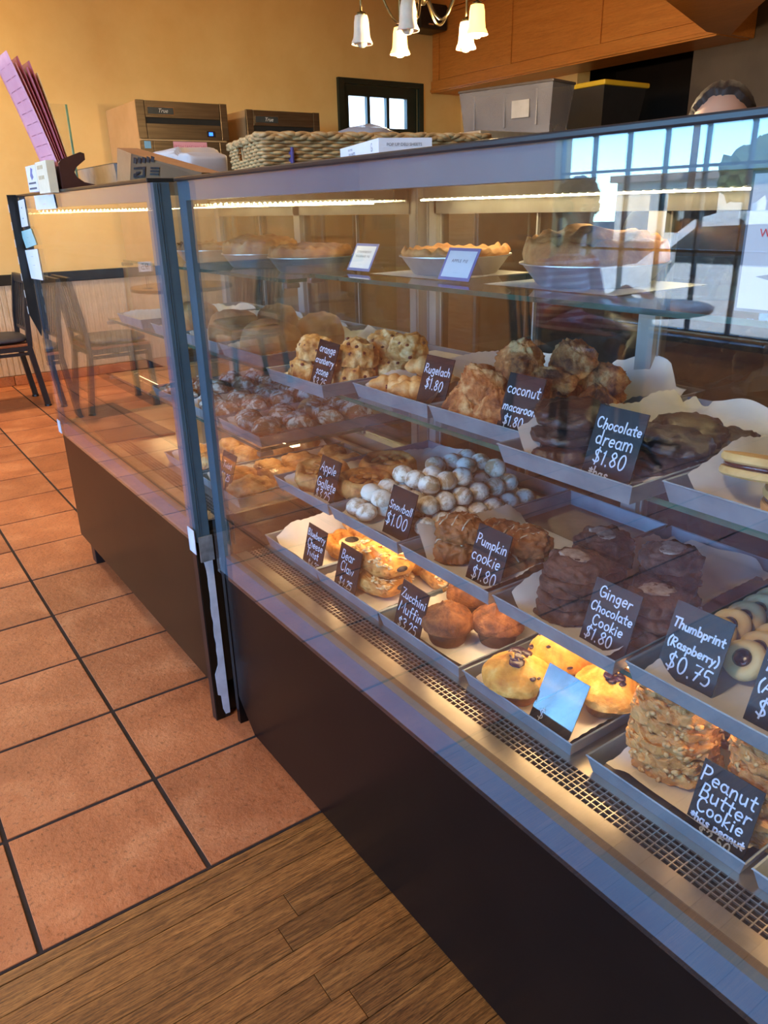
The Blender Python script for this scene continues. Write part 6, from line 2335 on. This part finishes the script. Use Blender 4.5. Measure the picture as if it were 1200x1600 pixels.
# counter worker behind the near case, looking down at the work
hp = at(1129, 168, x=1.66)
bx, by = hp.x, hp.y
topz = at(1129, 136, x=bx).z
HZ = topz - .118
pr = root('person', (bx, by, 0), 'person behind the case with dark hair parted and pulled back, dark top', 'person')
mb = MB()
toc = Vector((CAM.x - bx, CAM.y - by, 0)).normalized()
face = (toc + Vector((0.05, .12, -.10))).normalized()
Ph = head(mb, (0, 0, HZ), face)
sd_ = toc.cross(Vector((0, 0, 1))).normalized()
zs_ = HZ / 1.38
sh_z, hip_z = 1.19 * zs_, .80 * zs_
limb(mb, [(0, 0, HZ - .05), Vector((0, 0, HZ - .17)) - toc * .02, Vector((0, 0, sh_z - .05)) - toc * .03], [.052, .050, .06])
mb.lump(4, lambda d: Vector((0, 0, (sh_z + hip_z) / 2 + .02)) - toc * .03 + sd_ * d.x * .165 + toc * d.y * .105 + Vector((0, 0, d.z * .27)))
mb.lump(3, lambda d: Vector((0, 0, sh_z - .03)) - toc * .03 + sd_ * d.x * .19 + toc * d.y * .075 + Vector((0, 0, d.z * .06)))
mb.lump(3, lambda d: Vector((0, 0, hip_z)) - toc * .03 + sd_ * d.x * .165 + toc * d.y * .115 + Vector((0, 0, d.z * .13)))
for q in (-1, 1):
    s0 = sd_ * q * .175 + Vector((0, 0, sh_z - .03)) - toc * .03
    el = sd_ * q * .215 + Vector((0, 0, sh_z - .29)) + toc * .04
    wr = sd_ * q * .13 + Vector((0, 0, sh_z - .30)) + toc * .25
    limb(mb, [s0, el, wr], [.052, .042, .028])
    hand(mb, wr, toc + Vector((0, 0, -.25)), Vector((0, 0, 1)), q, .7)
    h0 = sd_ * q * .085 + Vector((0, 0, hip_z)) - toc * .02
    limb(mb, [h0, sd_ * q * .095 + Vector((0, 0, hip_z * .52)) + toc * .01, sd_ * q * .10 + Vector((0, 0, .075)) - toc * .02], [.085, .058, .042])
    limb(mb, [sd_ * q * .10 + Vector((0, 0, .045)) - toc * .04, sd_ * q * .105 + Vector((0, 0, .04)) + toc * .13], [.042, .036])
finish('body', mb, body_mat('worker_skin_and_clothes', (198, 148, 120), (34, 34, 40), (40, 42, 56), {'waist': hip_z + .02, 'neck': sh_z + .035}), pr)
face_parts(Ph, pr)
# hair: cap with a centre parting and a bun
def hairfn(d):
    a = Vector((d.x, d.y, d.z))
    # keep off the face
    front = max(0, a.y)
    lift = .0
    hgt = a.z
    if a.y > .10 and a.z < .80 - .75 * max(0, abs(a.x) - .35):
        k_ = .80
    else:
        k_ = 1.0
    part_ = -.006 * math.exp(-(a.x / .07) ** 2) if a.z > .2 else 0
    return Ph(a.x * .086 * k_, a.y * .104 * k_ - .012, max(-.075, a.z * .108 * (k_ if k_ < 1 else 1)) + .026 + part_ + .0015 * math.sin(a.x * 60))
hr = MB().lump(5, hairfn)
hr.lump(3, lambda d: Ph(d.x * .045, d.y * .04 - .125, d.z * .045 + .02))
hr.local('hair', M_hair, pr, True)

# seated customer near the window
cr = root('person', (-2.35, 1.70, 0), 'seated customer with dark curly hair in a pink striped top by the window', 'person')
mb = MB()
fw = Vector((0.25, -1, -.05)).normalized()
t_ = Vector((0, -1, 0)); sdv = Vector((1, 0, 0))
Pc = head(mb, (0, -.02, 1.17), fw)
limb(mb, [(0, -.01, 1.10), (0, .02, 1.0), (0, .03, .92)], [.05, .05, .06])
mb.lump(4, lambda d: Vector((d.x * .165, .05 + d.y * .11, .72 + d.z * .26)))
mb.lump(3, lambda d: Vector((d.x * .195, .04 + d.y * .075, .90 + d.z * .06)))
mb.lump(3, lambda d: Vector((d.x * .17, .05 + d.y * .14, .585 + d.z * .10)))
for q in (-1, 1):
    limb(mb, [(q * .18, .04, .90), (q * .22, -.02, .67), (q * .12, -.26, .79)], [.052, .044, .03])
    hand(mb, (q * .12, -.26, .785), (0, -1, 0), (0, 0, 1), q, .4)
    limb(mb, [(q * .09, .02, .585), (q * .11, -.36, .56), (q * .11, -.34, .08)], [.085, .062, .042])
    limb(mb, [(q * .11, -.33, .045), (q * .115, -.49, .04)], [.042, .036])
finish('body', mb, body_mat('customer_skin_and_clothes', (176, 122, 94), (196, 84, 110), (50, 56, 78), {'waist': .60, 'neck': .965, 'stripes': (226, 190, 204)}), cr)
face_parts(Pc, cr)
hr = MB()
for i in range(46):
    d = Vector((math.sin(i * 2.4) * math.sqrt(1 - ((i + .5) / 46 * 1.5 - .5) ** 2) if abs((i + .5) / 46 * 1.5 - .5) < 1 else 0, 0, 0))
    zz = -.45 + 1.45 * (i + .5) / 46
    rr = math.sqrt(max(0, 1 - zz * zz))
    a = i * 2.39996
    d = Vector((math.cos(a) * rr, math.sin(a) * rr, zz))
    if d.y > .45 and d.z < .55: continue
    c = Pc(d.x * .085, d.y * .1 - .02, d.z * .1 + .03)
    hr.lump(2, lambda e: c + e * .034 * (1 + .3 * fnoise(e, 4, i)))
hr.local('hair', M_hair, cr, True)
